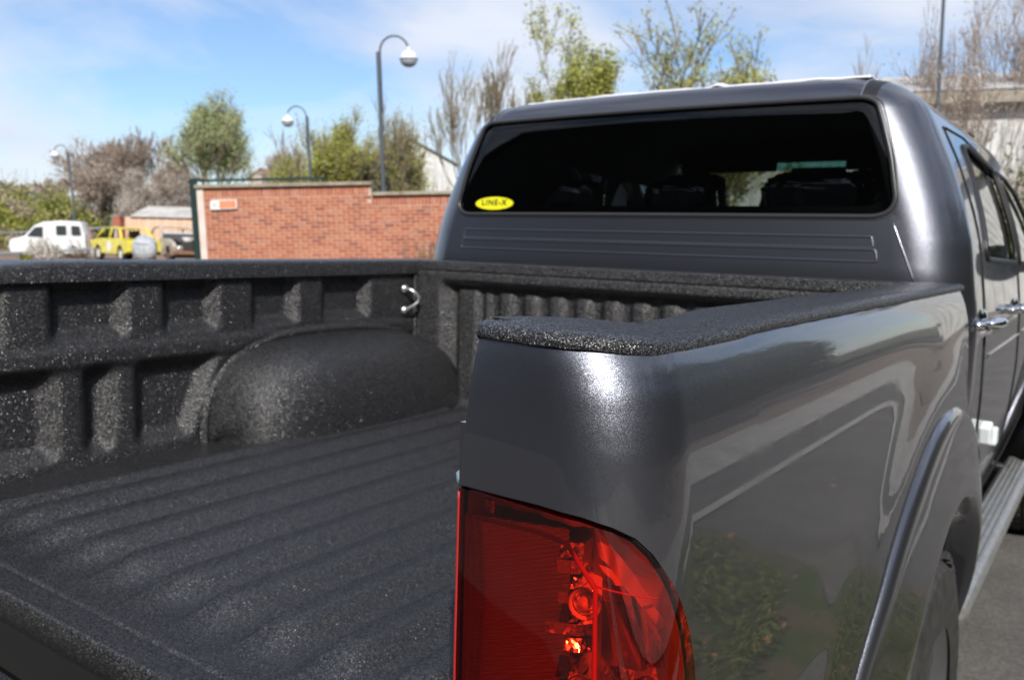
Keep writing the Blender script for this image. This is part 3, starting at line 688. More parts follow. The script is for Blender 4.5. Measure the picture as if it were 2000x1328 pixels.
# ---- hedges and trees along the left
bush('hedge', gnd(50, 50, YZ), (7.8,2.2,4.3), 'broad yellow-green hedge behind the white van at the far left', 'hedge', [GREENS[0],GREENS[1],GREENS[1],BUDS], 36000, .062, rz=YAW, lobes=26, seed=1)
bush('hedge', gnd(180, 52, YZ), (3.4,2.0,3.6), 'darker green hedge between the white van and the peach shed', 'hedge', [GREENS[2],GREENS[0],BUDS], 14000, .062, rz=YAW, lobes=12, seed=2)
for i, (px, D, top, wpx, lab, bk, lf, kw) in enumerate([
    (20, 66, 352, 150, 'bare grey thicket behind the hedge at the left edge', BARK, BUDS, dict(leafn=2, leafs=0.030, levels=6, forks=3)),
    (105, 64, 345, 120, 'bare thin treetops between the left hedge and the farthest lamp', BARK, BUDS, dict(leafn=2, leafs=0.030, levels=6, forks=3)),
    (205, 52, 268, 150, 'brown budding bushy tree right of the farthest street lamp', BARK, BUDS, dict(leafn=6, leafs=0.035, levels=6, forks=3)),
    (268, 54, 252, 150, 'bare upright tree with grey twigs in the middle of the brown trees', BARK, BUDS, dict(leafn=2, leafs=0.027, levels=6, forks=3)),
    (262, 49, 330, 120, 'cream-blossomed low tree above the peach shed roof', BARK, BLOOM, dict(leafn=4, leafs=0.024, levels=6, forks=3)),
    (325, 52, 258, 140, 'brown twiggy tree just left of the tall pale green tree', BARK, BUDS, dict(leafn=4, leafs=0.032, levels=6, forks=3)),
    (352, 49, 345, 90, 'cream-flecked shrub against the green post above the shed', BARK, BLOOM, dict(leafn=4, leafs=0.027, levels=6, forks=2)),
    (418, 46, 168, 150, 'tall pale green leafy tree standing left of the middle street lamp', BARKL, GREENS[3], dict(leafn=8, leafs=0.044, lsp=.22, levels=6, up=.7)),
    (545, 44, 250, 90, 'thin white-flecked tree left of the middle street lamp post', BARK, BLOOM, dict(leafn=2, leafs=0.027, levels=6)),
    (585, 43, 262, 100, 'low yellow-green bush tree behind the middle of the brick wall', BARK, GREENS[1], dict(leafn=4, leafs=0.035, levels=6)),
    (665, 36, 205, 110, 'yellow-green conical tree right of the middle street lamp', BARKL, GREENS[1], dict(leafn=6, leafs=0.035, lsp=.16, levels=6, up=.75)),
    (718, 38, 270, 80, 'low tangled brown-green shrub left of the ivy-clad stem', BARK, GREENS[2], dict(leafn=2, leafs=0.030, levels=6)),
    (770, 24, 185, 110, 'bare twisted tree with an ivy-clad pale stem below the nearest lamp', BARKL, GREENS[1], dict(leafn=2, leafs=0.020, levels=6, ivy=.62, trunk_r=.09)),
    (935, 30, 105, 170, 'bare fine-twigged tree rising left of the cab roof', BARKL, GREENS[1], dict(leafn=2, leafs=0.020, levels=6, forks=2, up=.8)),
    (990, 27, 70, 150, 'tall pale bare tree just above the left corner of the cab roof', BARKL, GREENS[3], dict(leafn=2, leafs=0.020, levels=6, forks=2, up=.85)),
    (1215, 24, -60, 430, 'large leafy yellow-green tree directly behind the cab roof', BARKL, GREENS[1], dict(leafn=22, leafs=.040, lsp=.12, levels=6, up=.6, forks=2)),
    (1290, 26, 0, 330, 'second leafy tree close behind the large one over the cab roof', BARKL, GREENS[1], dict(leafn=16, leafs=.040, lsp=.12, levels=5, up=.7)),
    (1420, 26, 60, 280, 'open young tree with sparse yellow leaves right of the large one', BARKL, GREENS[1], dict(leafn=10, leafs=.038, lsp=.10, levels=5, up=.6)),
    (1665, 34, 70, 120, 'leftmost bare brown tree beyond the right end of the cab roof', BARK, BUDS, dict(leafn=2, leafs=0.020, levels=5)),
    (1735, 32, -20, 190, 'dense bare brown tree left of the tall lamp column', BARK, BUDS, dict(leafn=2, leafs=0.020, levels=6, forks=2)),
    (1850, 28, 40, 150, 'bare brown tree right of the tall lamp column', BARK, BUDS, dict(leafn=2, leafs=0.017, levels=5)),
    (1962, 31, -40, 190, 'bare tree at the right edge in front of the pitched roof', BARK, BUDS, dict(leafn=2, leafs=0.017, levels=5)),
    ]):
    z = YZ if D > 30 and px < 900 else GZ
    base = gnd(px, D, z); H = height_to(base, top, Vector((0,0,1)))
    tree('tree', base, H, wpx/FPX*D, lab, 'tree', 'spring trees round the lot', bark=bk, leaf=lf, seed=20+i, **({} if 'lsp' in kw else dict(lsp=.22)), twigmat=(TWIG if bk is BARK else BARKL), twig_r=.004+.00016*D, **kw)
for i, (px, D, wd, h, rise, lab, ms, n) in enumerate([
    (215, 58, 3.2, 0, 330, 'low brown thicket between the farthest lamp and the shed', [BUDS,BUDS,GREENS[2]], 7000),
    (300, 60, 4.0, 0, 318, 'grey-brown thicket behind the peach shed', [BUDS,BLOOM,BUDS], 8000),
    (378, 57, 2.6, 0, 345, 'cream and brown thicket left of the green post', [BUDS,BLOOM,GREENS[3]], 5000),
    (455, 50, 2.2, 0, 362, 'pale scrub low behind the left end of the green bar', [GREENS[3],BUDS], 3000),
    (545, 46, 2.6, 0, 322, 'loose yellow-green scrub left of the middle lamp post', [GREENS[1],BLOOM,BUDS], 5200),
    (620, 42, 2.4, 0, 300, 'yellow-green scrub behind the middle lamp post', [GREENS[1],GREENS[1],BUDS], 6000),
    (690, 40, 2.6, 0, 290, 'olive scrub left of the white gabled building', [GREENS[1],GREENS[2],BUDS], 6000),
    (850, 40, 2.0, 0, 345, 'green scrub right of the white gabled building', [GREENS[1],GREENS[0]], 3000)]):
    bush('thicket', gnd(px, D, YZ), (wd*1.1,1.5,height_to(gnd(px, D, YZ), rise, Vector((0,0,1)))), lab, 'thicket', ms, n, .055, rz=YAW, lobes=12, seed=300+i, twigm=TWIG)
b = []
# far wood closing the horizon
P_ = []
for k in range(15000):
    px = rng.uniform(-150, 1000); D_ = rng.uniform(118, 135); g_ = gnd(px, D_, GZ); hh_ = 4.6+1.4*sin(px*.021)+.9*sin(px*.063+1)+.5*sin(px*.15)
    P_.append((g_.x, g_.y, GZ+hh_*rng.random()**.7))
V, F = leaves(P_, .38, .6); o = leafmesh('far_wood', V, F, [BUDS]); tag(o, 'low far brown wood along the horizon at the left', 'wood', kind='stuff')
# slim leaning birch-like tree at the right
base = gnd(1898, 19); H = (CAM.z-GZ)+(490+60)/FPX*19
tree('tree', base, H, 2.6, 'slim pale trunk leaning right in front of the grey roofed building', 'tree', 'spring trees round the lot', bark=BARKL, leaf=BUDS, leafn=2, leafs=.025, levels=5, up=.7, trunk_r=.085, stem_frac=.5, lean=(.05,.04), seed=77, twigmat=TWIG)
bush('wall_bush', gnd(815, 21), (2.4,1.0,2.52), 'bright green bush topping the lower end of the brick wall', 'bush', [GREENS[1],GREENS[0]], 6000, .05, rz=YAW, lobes=9, seed=31)
bush('wall_bush', gnd(672, 27), (2.6,1.2,2.7), 'green bush showing over the coping near the wall step', 'bush', [GREENS[1],GREENS[0]], 5000, .05, rz=YAW, lobes=8, seed=32)
bush('wall_bush', gnd(560, 30), (3.0,1.4,2.85), 'yellow-green bush showing above the green top bar', 'bush', [GREENS[1],GREENS[3]], 4000, .05, rz=YAW, lobes=8, seed=33)
bush('weed', gnd(836, 18.0), (.7,.4,1.2), 'yellowish weed against the brick wall beside the cab', 'weed', [GREENS[1],GREENS[2]], 900, .03, rz=YAW, lobes=4, seed=34)
for px, D_, wd, h, lab in ((1330, 30, 3.0, 2.9, 'green shrub seen through the cab windows, behind the middle'), (1440, 28, 2.6, 2.7, 'shrub seen through the cab glass right of the middle headrest'), (1600, 26, 3.4, 2.8, 'shrub seen through the cab glass behind the right headrest')):
    bush('shrub', gnd(px, D_), (wd,1.4,h), lab, 'shrub', [GREENS[0],GREENS[3],GREENS[2]], 4000, .06, rz=YAW, lobes=9, seed=int(px))
# ---- buildings beyond
WCLAD = noisy(mat('white_cladding', (.62,.62,.60), .7), (.56,.56,.54), (.68,.68,.66), 2)
SLATE = noisy(mat('grey_sheet_roof', (.20,.21,.22), .6), (.17,.18,.19), (.25,.26,.27), 2)
def gable(name, base, rz, w, d, he, hr, label, wallm, roofm, over=.25):
    r = empty(name, base); r.rotation_euler.z = rz; tag(r, label, 'building')
    b = MB(); b.add([(-w/2,0,0),(w/2,0,0),(w/2,0,he),(0,0,hr),(-w/2,0,he),(-w/2,d,0),(w/2,d,0),(w/2,d,he),(0,d,hr),(-w/2,d,he)], [(0,1,2,3,4),(9,8,7,6,5),(1,6,7,2),(5,0,4,9)])
    b.build('wall', wallm, r)
    for s_ in (-1,1):
        n = Vector((s_*(hr-he), 0, w/2)).normalized()*.08
        a = [Vector((0,-over,hr+.02)), Vector((s_*(w/2+over), -over, he-(hr-he)*over/(w/2)+.02)), Vector((s_*(w/2+over), d+over, he-(hr-he)*over/(w/2)+.02)), Vector((0,d+over,hr+.02))]
        b = MB(); b.add([*a, *[q+n for q in a]], [(0,1,2,3),(7,6,5,4),(0,4,5,1),(1,5,6,2),(2,6,7,3),(3,7,4,0)]); b.build('roof_slope', roofm, r)
    return r
D = 62; g = gable('white_building', gnd(798, D, YZ), YAW+radians(14), 6.6, 14, (CAM.z-YZ)+(460-318)/FPX*D, (CAM.z-YZ)+(462-277)/FPX*D, 'white gabled building with a grey roof seen through the bare tree', WCLAD, SLATE)
D = 95; g = gable('brick_house', gnd(512, D, YZ), YAW-radians(20), 3.4, 8, (CAM.z-YZ)+(455-352)/FPX*D, (CAM.z-YZ)+(455-333)/FPX*D, 'distant house with a small red roofed gable above the green bar', noisy(mat('buff_wall', (.5,.42,.36), .85), (.44,.36,.3), (.56,.48,.42), 2), mat('red_tile_roof', (.36,.10,.06), .8))
# industrial unit at the right
D = 30
ib = empty('industrial_unit', gnd(1985, D)); ib.rotation_euler.z = YAW+radians(-22); tag(ib, 'white clad industrial unit with grey pitched roof at the right behind the bushes', 'building')
he = height_to(gnd(1985, D), 190, Vector((0,0,1))); hr = he+1.3
b = MB(); b.box((0,4,he/2), (19,8,he)); b.build('wall', WCLAD, ib)
for k in range(50):
    b = MB(); b.box((-6.7+k*.325, -.02, he/2-.5), (.05,.035,he-1.2)); b.build('cladding_rib', mat('clad_rib', (.54,.54,.53), .7) if k == 0 else bpy.data.materials['clad_rib'], ib)
b = MB(); b.box((0,-.35,he+.0), (20,.5,.42)); b.build('fascia', noisy(mat('tan_fascia', (.34,.30,.23), .7), (.28,.25,.19), (.40,.35,.28), 3), ib)
b = MB(); b.add([(-10,-.65,he+.22),(10,-.65,he+.22),(10,4,hr+.25),(-10,4,hr+.25),(10,8.6,he+.22),(-10,8.6,he+.22)], [(0,1,2,3),(3,2,4,5),(0,3,5),(1,4,2),(0,5,4,1)]); b.build('roof', noisy(mat('light_sheet_roof', (.46,.45,.43), .6), (.40,.39,.37), (.55,.54,.52), 2), ib)
sp_ = (hr-he)/4.65
b = MB(); b.add([(-.4,.2,he+.28+.85*sp_),(9,.2,he+.28+.85*sp_),(9,3.6,he+.28+4.25*sp_),(1.2,3.6,he+.28+4.25*sp_)], [(0,1,2,3)]); o = b.build('solar_panel', mat('solar_blue_grey', (.12,.15,.21), .2, 0, .7), ib); o.modifiers.new('t','SOLIDIFY').thickness = .04
for x in (-2.2, .4, 3.2):
    b = MB(); b.box((x,-.02,2.5), (.9,.05,1.0)); w_ = b.build('window', mat('window_pale_blue', (.32,.45,.58), .08, 0, .8), ib)
    b = MB(); b.box((x,-.05,2.5), (.05,.04,1.0)); b.box((x,-.05,1.98), (.98,.05,.05)); b.box((x,-.05,3.02), (.98,.05,.05)); b.build('frame', mat('white_frame', (.75,.75,.75), .5), w_)
for i, (px, D, wd, h, lab, ms) in enumerate([
    (1930, 22, 2.6, 4.2, 'tall brownish green shrub right behind the cab window', [GREENS[2],GREENS[0],BUDS]),
    (1990, 20, 2.2, 3.3, 'ragged shrub with reddish leaves at the right edge', [GREENS[2],BUDS,GREENS[0]]),
    (1880, 26, 2.4, 3.6, 'olive shrub beside the slim leaning trunk', [GREENS[2],BUDS]),
    (2040, 17, 2.2, 2.9, 'green shrub half out of frame at the right', [GREENS[0],GREENS[2],GREENS[3]])]):
    bush('shrub', gnd(px, D), (wd,1.6,h), lab, 'shrub', ms, 7000, .05, rz=YAW, lobes=12, seed=50+i)
# what the glossy side of the truck mirrors: verge planting beyond the road
for i, (x, y, wd, h) in enumerate([(14,-6,9,8.6),(14.5,0,9,9.4),(14,6.5,9,8.7),(14.6,13,10,9.4),(14,21,11,9.0),(15,30,12,9.6),(16,42,16,9),(15.5,-14,10,8.4),(15,-24,12,9.2)]):
    bush('verge_hedge', (x,y,GZ+.1), (3.4,wd,h), ['dark clipped','tall shaggy','mid green','broad dense','long dull green','far rounded','farthest tall','rear ragged','rearmost high'][i]+' hedge on the grass bank across the road', 'hedge', [GREENS[2],GREENS[2],GREENS[0]], 24000, .19, lobes=18, seed=80+i)
for i, (x, y) in enumerate([(15,-9),(16,2.5),(15.5,10),(16,18)]):
    tree('tree', (x,y,GZ+.1), 6.5+i*.5, 4.5, ['bare tree farthest back on the grass bank','second bare tree on the grass bank','third bare tree on the grass bank','bare tree farthest forward on the grass bank'][i]+' across the road', 'tree', 'spring trees round the lot', bark=BARK, leaf=BUDS, leafn=5, leafs=.07, levels=4, seed=200+i)
wkp = empty('backdrop', (-8,-19,GZ)); tag(wkp, 'long dark clad workshop behind the photographer, added unseen to darken the cab glass', 'building')  # unseen building, added and sized to keep sky out of the cab's reflections
DCLAD = noisy(mat('dark_cladding', (.05,.045,.042), .6), (.04,.036,.034), (.065,.058,.052), 1.5)
b = MB(); b.box((0,-5,6.5), (56,10,13)); b.build('wall', DCLAD, wkp)
for k in range(5):
    b = MB(); b.box((-18+k*9,.03,2.2), (4.2,.06,4.4)); b.build('roller_door', mat('roller_door_grey', (.12,.12,.12), .5) if k == 0 else bpy.data.materials['roller_door_grey'], wkp)
b = MB(); b.box((0,.05,13), (56.4,.2,.4)); b.build('fascia', BLACK, wkp)
# tufts on the worn patch and verge: uncountable grass
pts = []
while len(pts) < 7000:
    a = rng.random()*2*pi; q = sqrt(rng.random()); x = 2.27+.84*q*cos(a); y = 1.70+1.55*q*sin(a)
    if sin(x*5.3+1)*sin(y*4.1)+sin(x*11+y*7)*.5+rng.normal(0,.25) > -.1: pts.append((x,y,GZ+.03))
V, F = leaves(pts, .017, .6, 2, .015, .35); V[:,2] = np.maximum(V[:,2], GZ+.004); o = leafmesh('grass', V, F, [mat('dull_grass', (.135,.165,.035), .8)]); tag(o, 'short patchy grass growing on the worn soil', 'grass', kind='stuff')
pts = [(2.25+.95*sqrt(rng.random())*cos(t), 1.75+1.65*sqrt(rng.random())*sin(t), GZ+.015) for t in rng.random(260)*2*pi]
V, F = leaves(pts, .022, .5, 1, .0, .6); o = leafmesh('fallen_leaves', V, F, [mat('dead_leaf', (.38,.18,.08), .8)]); tag(o, 'scattered brown fallen leaves on the grass', 'leaves', kind='stuff')
pts = [(rng.uniform(.95,4.5), rng.uniform(.5,9), GZ+.012) for _ in range(700)]
V, F = leaves(pts, .010, .6, 1, .0, .8); V[:,2] = np.maximum(V[:,2], GZ+.003); o = leafmesh('loose_grit', V, F, [mat('grit_tan', (.30,.23,.16), .9)]); tag(o, 'loose grit and bits strewn over the asphalt', 'grit', kind='stuff')

# =================================================================== THE PICKUP TRUCK
truck = empty('pickup_truck', (0,0,GZ)); tag(truck, 'dark grey double cab pickup with black sprayed load bed and yellow oval window sticker', 'pickup truck')
T = truck
# ---- outer bed side, wrapped from the tail face round the corner and forward
XS, YR, RC = .857, -.032, .080      # half width at the rail, tail face, corner radius
S1 = .070                            # length of the flat tail face in s
ARC = RC*pi/2
def dprof(z): return smooth_tab([(-.95,-.030),(-.8,-.012),(-.62,.012),(-.45,.026),(-.30,.029),(-.16,.026),(-.09,.021),(-.055,.014),(-.030,.006),(-.010,-.004),(0,-.012)], z, .012)
AC = (1.235, -.92)                    # rear axle centre (y, z)
def side(s, z, off=0.0, raw=False):
    d = dprof(z)
    if s > S1+ARC:
        yy = YR+RC+(s-S1-ARC); r = math.hypot(yy-AC[0], z-AC[1])
        d += .016*math.exp(-((r-.70)/.085)**2)*ss(1.60,1.45,yy)*1.0
        d -= .006*ss(.3,1.6,yy)*0
    xi = .706-.009*min(1, max(0,-z)/.14)
    xc = XS-RC+d*.9; yc = YR+RC-d*.45
    if s <= S1:
        P = Vector((xi+(xc-xi)*(s/S1), YR-d*.45+.006*((S1-s)/S1)**2, z)); n = Vector((0,-1,0))
    elif s <= S1+ARC:
        a = (s-S1)/RC; P = Vector((xc+(RC+d*.1)*sin(a), yc-RC*cos(a), z)); n = Vector((sin(a),-cos(a),0))
    else:
        P = Vector((XS+d, YR+RC+(s-S1-ARC)-d*.45*max(0,1-(s-S1-ARC)/.3), z)); n = Vector((1,0,0))
    if off: P = P+n*off
    return P
def s_of_y(y): return y-(YR+RC)+S1+ARC
LAMP = [(-.004,-.142),(.06,-.141),(.095,-.144),(.118,-.150),(.137,-.159),(.152,-.173),(.166,-.191),(.177,-.208),(.187,-.228),(.197,-.250),(.206,-.275),(.213,-.303),(.219,-.34),(.222,-.40),(.218,-.48),(.208,-.55),(.18,-.585),(-.004,-.590)]
def circ(c, r, n=40, a0=0, a1=2*pi): return [(c[0]+r*cos(a0+(a1-a0)*i/n), c[1]+r*sin(a0+(a1-a0)*i/n)) for i in range(n)]
ay = s_of_y(AC[0])
top = -.006
outer = [(0,top),(s_of_y(1.560),top),(s_of_y(1.560),-.86)]
outer += [(ay+.53*cos(t), max(-.86,AC[1]+.53*sin(t))) for t in lin(.115,pi-.115,40)]
outer += [(.30,-.86),(0,-.80)]
lamp_hole = [(-.0+max(.0,s), z) for s, z in LAMP]
# the hole runs out to the tail edge, so notch the outline instead of cutting a hole
outer = [(0,top),(s_of_y(1.560),top),(s_of_y(1.560),-.86)]+[(ay+.53*cos(t), AC[1]+.53*sin(t)) for t in lin(.115,pi-.115,40)]+[(.30,-.86),(0,-.80)]+[(0,-.590)]+LAMP[::-1][1:-1]+[(0,-.142)]
def mirror(fn): return lambda *a: (lambda p: Vector((-p.x, p.y, p.z)))(Vector(fn(*a)))
panel = patch('bed_side', outer, [], .022, side, PAINT, T, extra=[(0,-.145,.36,.0,.008)], thick=0)
# tail-end return towards the tailgate, front return at the cab gap
b = MB(); b.grid(lambda z, t: side(0,z)+Vector((-.002-.004*t+.004, .0+.07*t, 0)), lin(top,-.80,30), lin(0,1,4)); b.build('pillar_return', PAINT, panel, True)
b = MB(); b.grid(lambda z, t: side(s_of_y(1.56),z)+Vector((-.020*sin(t*pi/2)*1.0-.05*max(0,t-1), .020*(sin(min(t,1)*pi/2)), 0)), lin(top,-.86,30), lin(0,2,9)); b.build('front_return', PAINT, panel, True)
# far side of the truck: only ever seen from above; same sheet mirrored, without the lamp notch
outer2 = [(0,top),(s_of_y(1.560),top),(s_of_y(1.560),-.86)]+[(ay+.53*cos(t), AC[1]+.53*sin(t)) for t in lin(.115,pi-.115,40)]+[(.30,-.86),(0,-.80)]
patch('bed_side', outer2, [], .04, mirror(side), PAINT, T)
# ---- sprayed rail caps
def xin(y): return .742-.040*ss(.13,.03,y)
def cap_fn(u, v):
    # u: distance along y (0 at tail), v: 0 inner-lower .. 1 outer-lower
    y = u
    # outer outline follows the side sheet
    zt_ = .0055*ss(.06,-.02,abs(y-.0)) - .0065*ss(.30,.16,y)*ss(.03,.11,y)
    o = side_y(y)
    xi_ = xin(y)
    prof = [(-.004,-.045),(0,-.020),(.002,-.006),(.010,-.001),(.022,0),(.5,.0015),(1,0),(1.0,0)]
    return y, xi_, o, zt_
def side_y(y):
    # outer x of the cap at this y near the tail corner
    xc = XS-RC; yc_ = YR+RC
    if y >= yc_: return XS
    k = (yc_-y)/RC
    return xc+RC*sqrt(max(0,1-k*k))
def capmesh(mir=False, parent=None):
    b = MB(); rows = []
    # path of the outer edge in s, matching inner edge points
    npth = 110
    sv = [0]+lin(.012, S1+ARC, 26)+lin(S1+ARC+.03, s_of_y(1.60), 60)
    for s in sv:
        O = side(min(s, s_of_y(1.555)), -.012) if s <= s_of_y(1.555) else side(s_of_y(1.555), -.012)+Vector((0, s-s_of_y(1.555), 0))
        O = O.copy()
        if s <= S1+ARC:
            k = s/(S1+ARC); ip = Vector((.702+.040*k**1.6, YR+.062+.16*k**1.25, 0))
        else:
            ip = Vector((xin(O.y+.10), O.y+.10*ss(.9,.0,O.y), 0))
            ip.x = xin(ip.y)
        y = (O.y+ip.y)/2
        zt_ = .0045*ss(.075,.0,y) - .0060*ss(.32,.20,y)*ss(.05,.12,y)
        dirv = (ip-Vector((O.x,O.y,0))); wdt = dirv.length; dirv.normalize()
        out_n = -dirv
        wob = .0003*sin(s*70)+.0002*sin(s*173)
        P = [O+out_n*.0035+Vector((0,0,-.0015+wob)), O+out_n*.0048+Vector((0,0,.004)), O+out_n*.0015+Vector((0,0,.0095)), O-out_n*.008+Vector((0,0,.0125)), O-out_n*.022+Vector((0,0,.0135))]
        z0 = O.z
        for p in P: p.z = p.z + zt_*.8
        top_z = zt_
        P[-1].z = top_z-.001
        P += [Vector((O.x,O.y,0)).lerp(Vector((ip.x,ip.y,0)), t)+Vector((0,0,top_z+.0012*sin(t*pi))) for t in (.35,.5,.65,.8)]
        P += [ip+Vector((0,0,top_z-.001))-dirv*.012, ip+Vector((0,0,top_z-.004))-dirv*.003, ip+Vector((0,0,top_z-.012)), ip+Vector((0,0,-.045))]
        if mir: P = [Vector((-p.x,p.y,p.z)) for p in P]
        rows.append(P)
    n = len(rows[0]); vs = [p for r in rows for p in r]
    b.add(vs, [(i*n+j,(i+1)*n+j,(i+1)*n+j+1,i*n+j+1) for i in range(len(rows)-1) for j in range(n-1)]+[tuple(range(n))])
    return b.build('bed_rail_cap', LINER, parent, True)
capR = capmesh(False, T); capL = capmesh(True, T)
# ---- inside of the box
XW, ZF, YB = .757, -.472, 1.52
def sdrect(y, z, y0, y1, z0, z1, r, slant=0):
    y1 = y1+(z-z1)*slant
    cx, cz = (y0+y1)/2, (z0+z1)/2; hx, hz = (y1-y0)/2-r, (z1-z0)/2-r
    dx, dz = abs(y-cx)-hx, abs(z-cz)-hz
    return math.hypot(max(dx,0), max(dz,0))+min(max(dx,dz),0)-r
RECU = [(-.02,.235),(.325,.515),(.600,.765),(.865,1.030),(1.115,1.315)]
RECL = [(-.02,.345,0),(.392,.487,.06),(.520,.768,.42)]
ARY, ARA, ARC_, ARX = 1.120, .392, .258, .215
def wall_x(y, z):
    d = 0
    for a, c in RECU:
        s_ = sdrect(y, z, a, c, -.182, -.030, .02); d = max(d, ss(.004,-.032,s_)*.032)
    for a, c, sl_ in RECL:
        s_ = sdrect(y, z, a, c, -.452, -.236, .032, sl_); d = max(d, ss(.004,-.040,s_)*.036)
    # the shelf between the two rows stands a touch proud
    d -= .007*ss(-.250,-.232,z)*ss(-.186,-.206,z)
    # fold round the wheel housing
    q = (abs((y-ARY)/((ARA if y < ARY else .50)+.018))**2.6+abs((z-ZF)/(ARC_+.018))**2.6)**(1/2.6)
    g = math.exp(-((q-.985)/.022)**2); d -= .006*g; d += .004*math.exp(-((q-1.02)/.014)**2)
    d -= .03*ss(1.36,1.48,y)*ss(-.19,-.16,z)*ss(-.03,-.05,z)*0
    return XW+max(d,-.012)
def inner_wall(sgn):
    b = MB(); us = list(np.arange(-.03 if sgn < 0 else .045, YB+.001, .0065)); vs_ = list(np.arange(ZF-.002, -.030, .0065))+[-.028]
    b.grid(lambda y, z: (sgn*wall_x(y, z), y, z), us, vs_) if sgn < 0 else b.grid(lambda y, z: (sgn*wall_x(y, z), y, z), us[::2], vs_[::2])
    o = b.build('inner_wall', LINER, T, True); return o
iwL = inner_wall(-1); iwR = inner_wall(1)
def housing(sgn):
    b = MB()
    def f(u, v):   # u along y by angle 0..pi, v from wall (0) to inner foot (pi/2) 
        cu, su = cos(u), sin(u); cv, sv = cos(v), sin(v)
        e1, e2 = .62, .68
        p = lambda c, e: math.copysign(abs(c)**e, c)
        y = ARY - (ARA if cu > 0 else .50)*p(cu, e1 if cu > 0 else .60)*(1-.05*p(sv, 1))
        w = p(su, e1)
        x = XW +.004 - ARX*p(sv, e2)*max(0,w)**.42
        z = ZF + ARC_*w*p(cv, e2)
        return (sgn*x, y, z)
    b.grid(f, lin(0,pi,60), lin(0,pi/2,28)); return b.build('wheel_housing', LINER, T, True)
housing(-1); housing(1)
def floor_z(x, y):
    k = (x+.52)/.1215; f = k-math.floor(k)
    w = ss(.12,.34,f)*ss(.99,.52,f)
    a = ss(.045,.14,y)*ss(1.50,1.44,y)*ss(-.60,-.56,x)*ss(.62,.58,x)
    seam = -.004*math.exp(-((y-.004)/.003)**2)
    return ZF+.027*w*a+seam
b = MB(); b.grid(lambda x, y: (min(x, .672+.12*ss(.040,.055,y)) , y, floor_z(x, y)), list(np.arange(-XW-.02, XW+.021, .0060)), list(np.arange(-.040,-.012,.006))+list(np.arange(-.010,.022,.002))+list(np.arange(.03,YB+.08,.02)))
b.build('bed_floor', LINER, T, True)
b = MB(); b.grid(lambda x, t: [(x,-.040,ZF),(x,-.0425,ZF-.002),(x,-.0435,ZF-.006),(x,-.044,ZF-.045),(x,-.030,ZF-.05)][int(t)], lin(-.70,.672,80), [0,1,2,3,4]); b.build('floor_edge', LINER, T, True)
b = MB(); b.box((0,-.035,ZF-.11), (1.40,.02,.12)); b.build('rear_sill', GAP, T)
# front bulkhead of the box
def bulk_y(x, z):
    d = 0
    inset = ss(-.655,-.61,x)*ss(.655,.61,x)*ss(-.062,-.078,z)*ss(-.47,-.45,z)
    d += .040*inset
    k = (x+.178)/.0925; f = k-math.floor(k); rib = ss(.18,.38,f)*ss(.92,.72,f)*ss(-.50,-.47,x)*ss(.50,.47,x)*ss(-.085,-.105,z)
    d -= .019*rib
    kk = ss(-.60,-.585,x)*ss(-.505,-.52,x)*ss(-.075,-.10,z); d -= .020*kk
    d += .004*math.exp(-((z+.034)/.003)**2)
    return YB+d
b = MB(); xs = list(np.arange(-XW-.035, XW+.036, .0085)); zs = list(np.arange(ZF, -.055, .012))+list(np.arange(-.055,-.004,.0028))
b.grid(lambda z, x: (x, bulk_y(x, z), z), zs, xs); bh = b.build('bulkhead', LINER, T, True)
b = MB(); b.grid(lambda t, x: (x, YB+[0,.001,.005,.012,.05,.064,.070,.071][int(t)], [-.006,-.003,-.0008,0,.0005,-.001,-.005,-.05][int(t)]), list(range(8)), lin(-XW-.02, XW+.02, 90)); b.build('bulkhead_rail', LINER, T, True)
# welded corner seam, left and right
for sg_ in (-1,1):
    b = MB(); b.tube([(sg_*(XW-.004), YB-.004, z) for z in lin(-.03,ZF+.14,12)], .007, 8); b.build('corner_bead', LINER, bh, True)
# chrome tie-down hook on the far wall
b = MB(); hk = [(-.748,1.462,-.094),(-.738,1.462,-.094),(-.722,1.466,-.098),(-.712,1.478,-.109),(-.708,1.487,-.122),(-.710,1.483,-.136),(-.719,1.472,-.148),(-.732,1.464,-.156),(-.738,1.462,-.162),(-.750,1.462,-.164)]
b.tube(hk, .0058, 10); b.lathe([(0,.012),(.012,.010),(.014,0)], 'x', (-.752,1.462,-.094), 12); b.lathe([(0,.012),(.012,.010),(.014,0)], 'x', (-.752,1.462,-.164), 12)
b.build('tie_down_hook', mat('zinc_white', (.78,.80,.82), .25, .9), iwL, True)
# latch striker on the near tail pillar
b = MB(); b.tube([(.705,.018,-.136),(.684,.012,-.137),(.672,.004,-.140),(.669,-.003,-.145),(.673,-.007,-.149),(.686,-.006,-.152),(.705,.0,-.153)], .0040, 10)
b.build('tailgate_striker', mat('bluish_zinc', (.42,.52,.56), .3, .8), T, True)
b = MB(); b.box((.6875,.04,-.30), (.010,.12,.42)); b.build('inner_pillar', PAINT, T)
b = MB(); b.box((-.700,.0,-.25), (.012,.06,.46)); b.build('inner_pillar', LINER, T)
# lowered tailgate
b = MB(); b.grid(lambda x, y: (x, y, ZF-.062-.010*ss(.16,.2,((y+.30)/.18)**2*.1+.1)), lin(-.685,.685,40), lin(-.095,-.56,20)); tg = b.build('tailgate', LINER, T, True)
b = MB(); b.box((0,-.33,ZF-.10), (1.37,.47,.055)); b.build('tailgate_shell', PAINT, tg, bevel=.01)
b = MB(); b.box((0,-.345,ZF-.085), (1.368,.49,.03)); b.build('tailgate_edge', LINER, tg, bevel=.01)

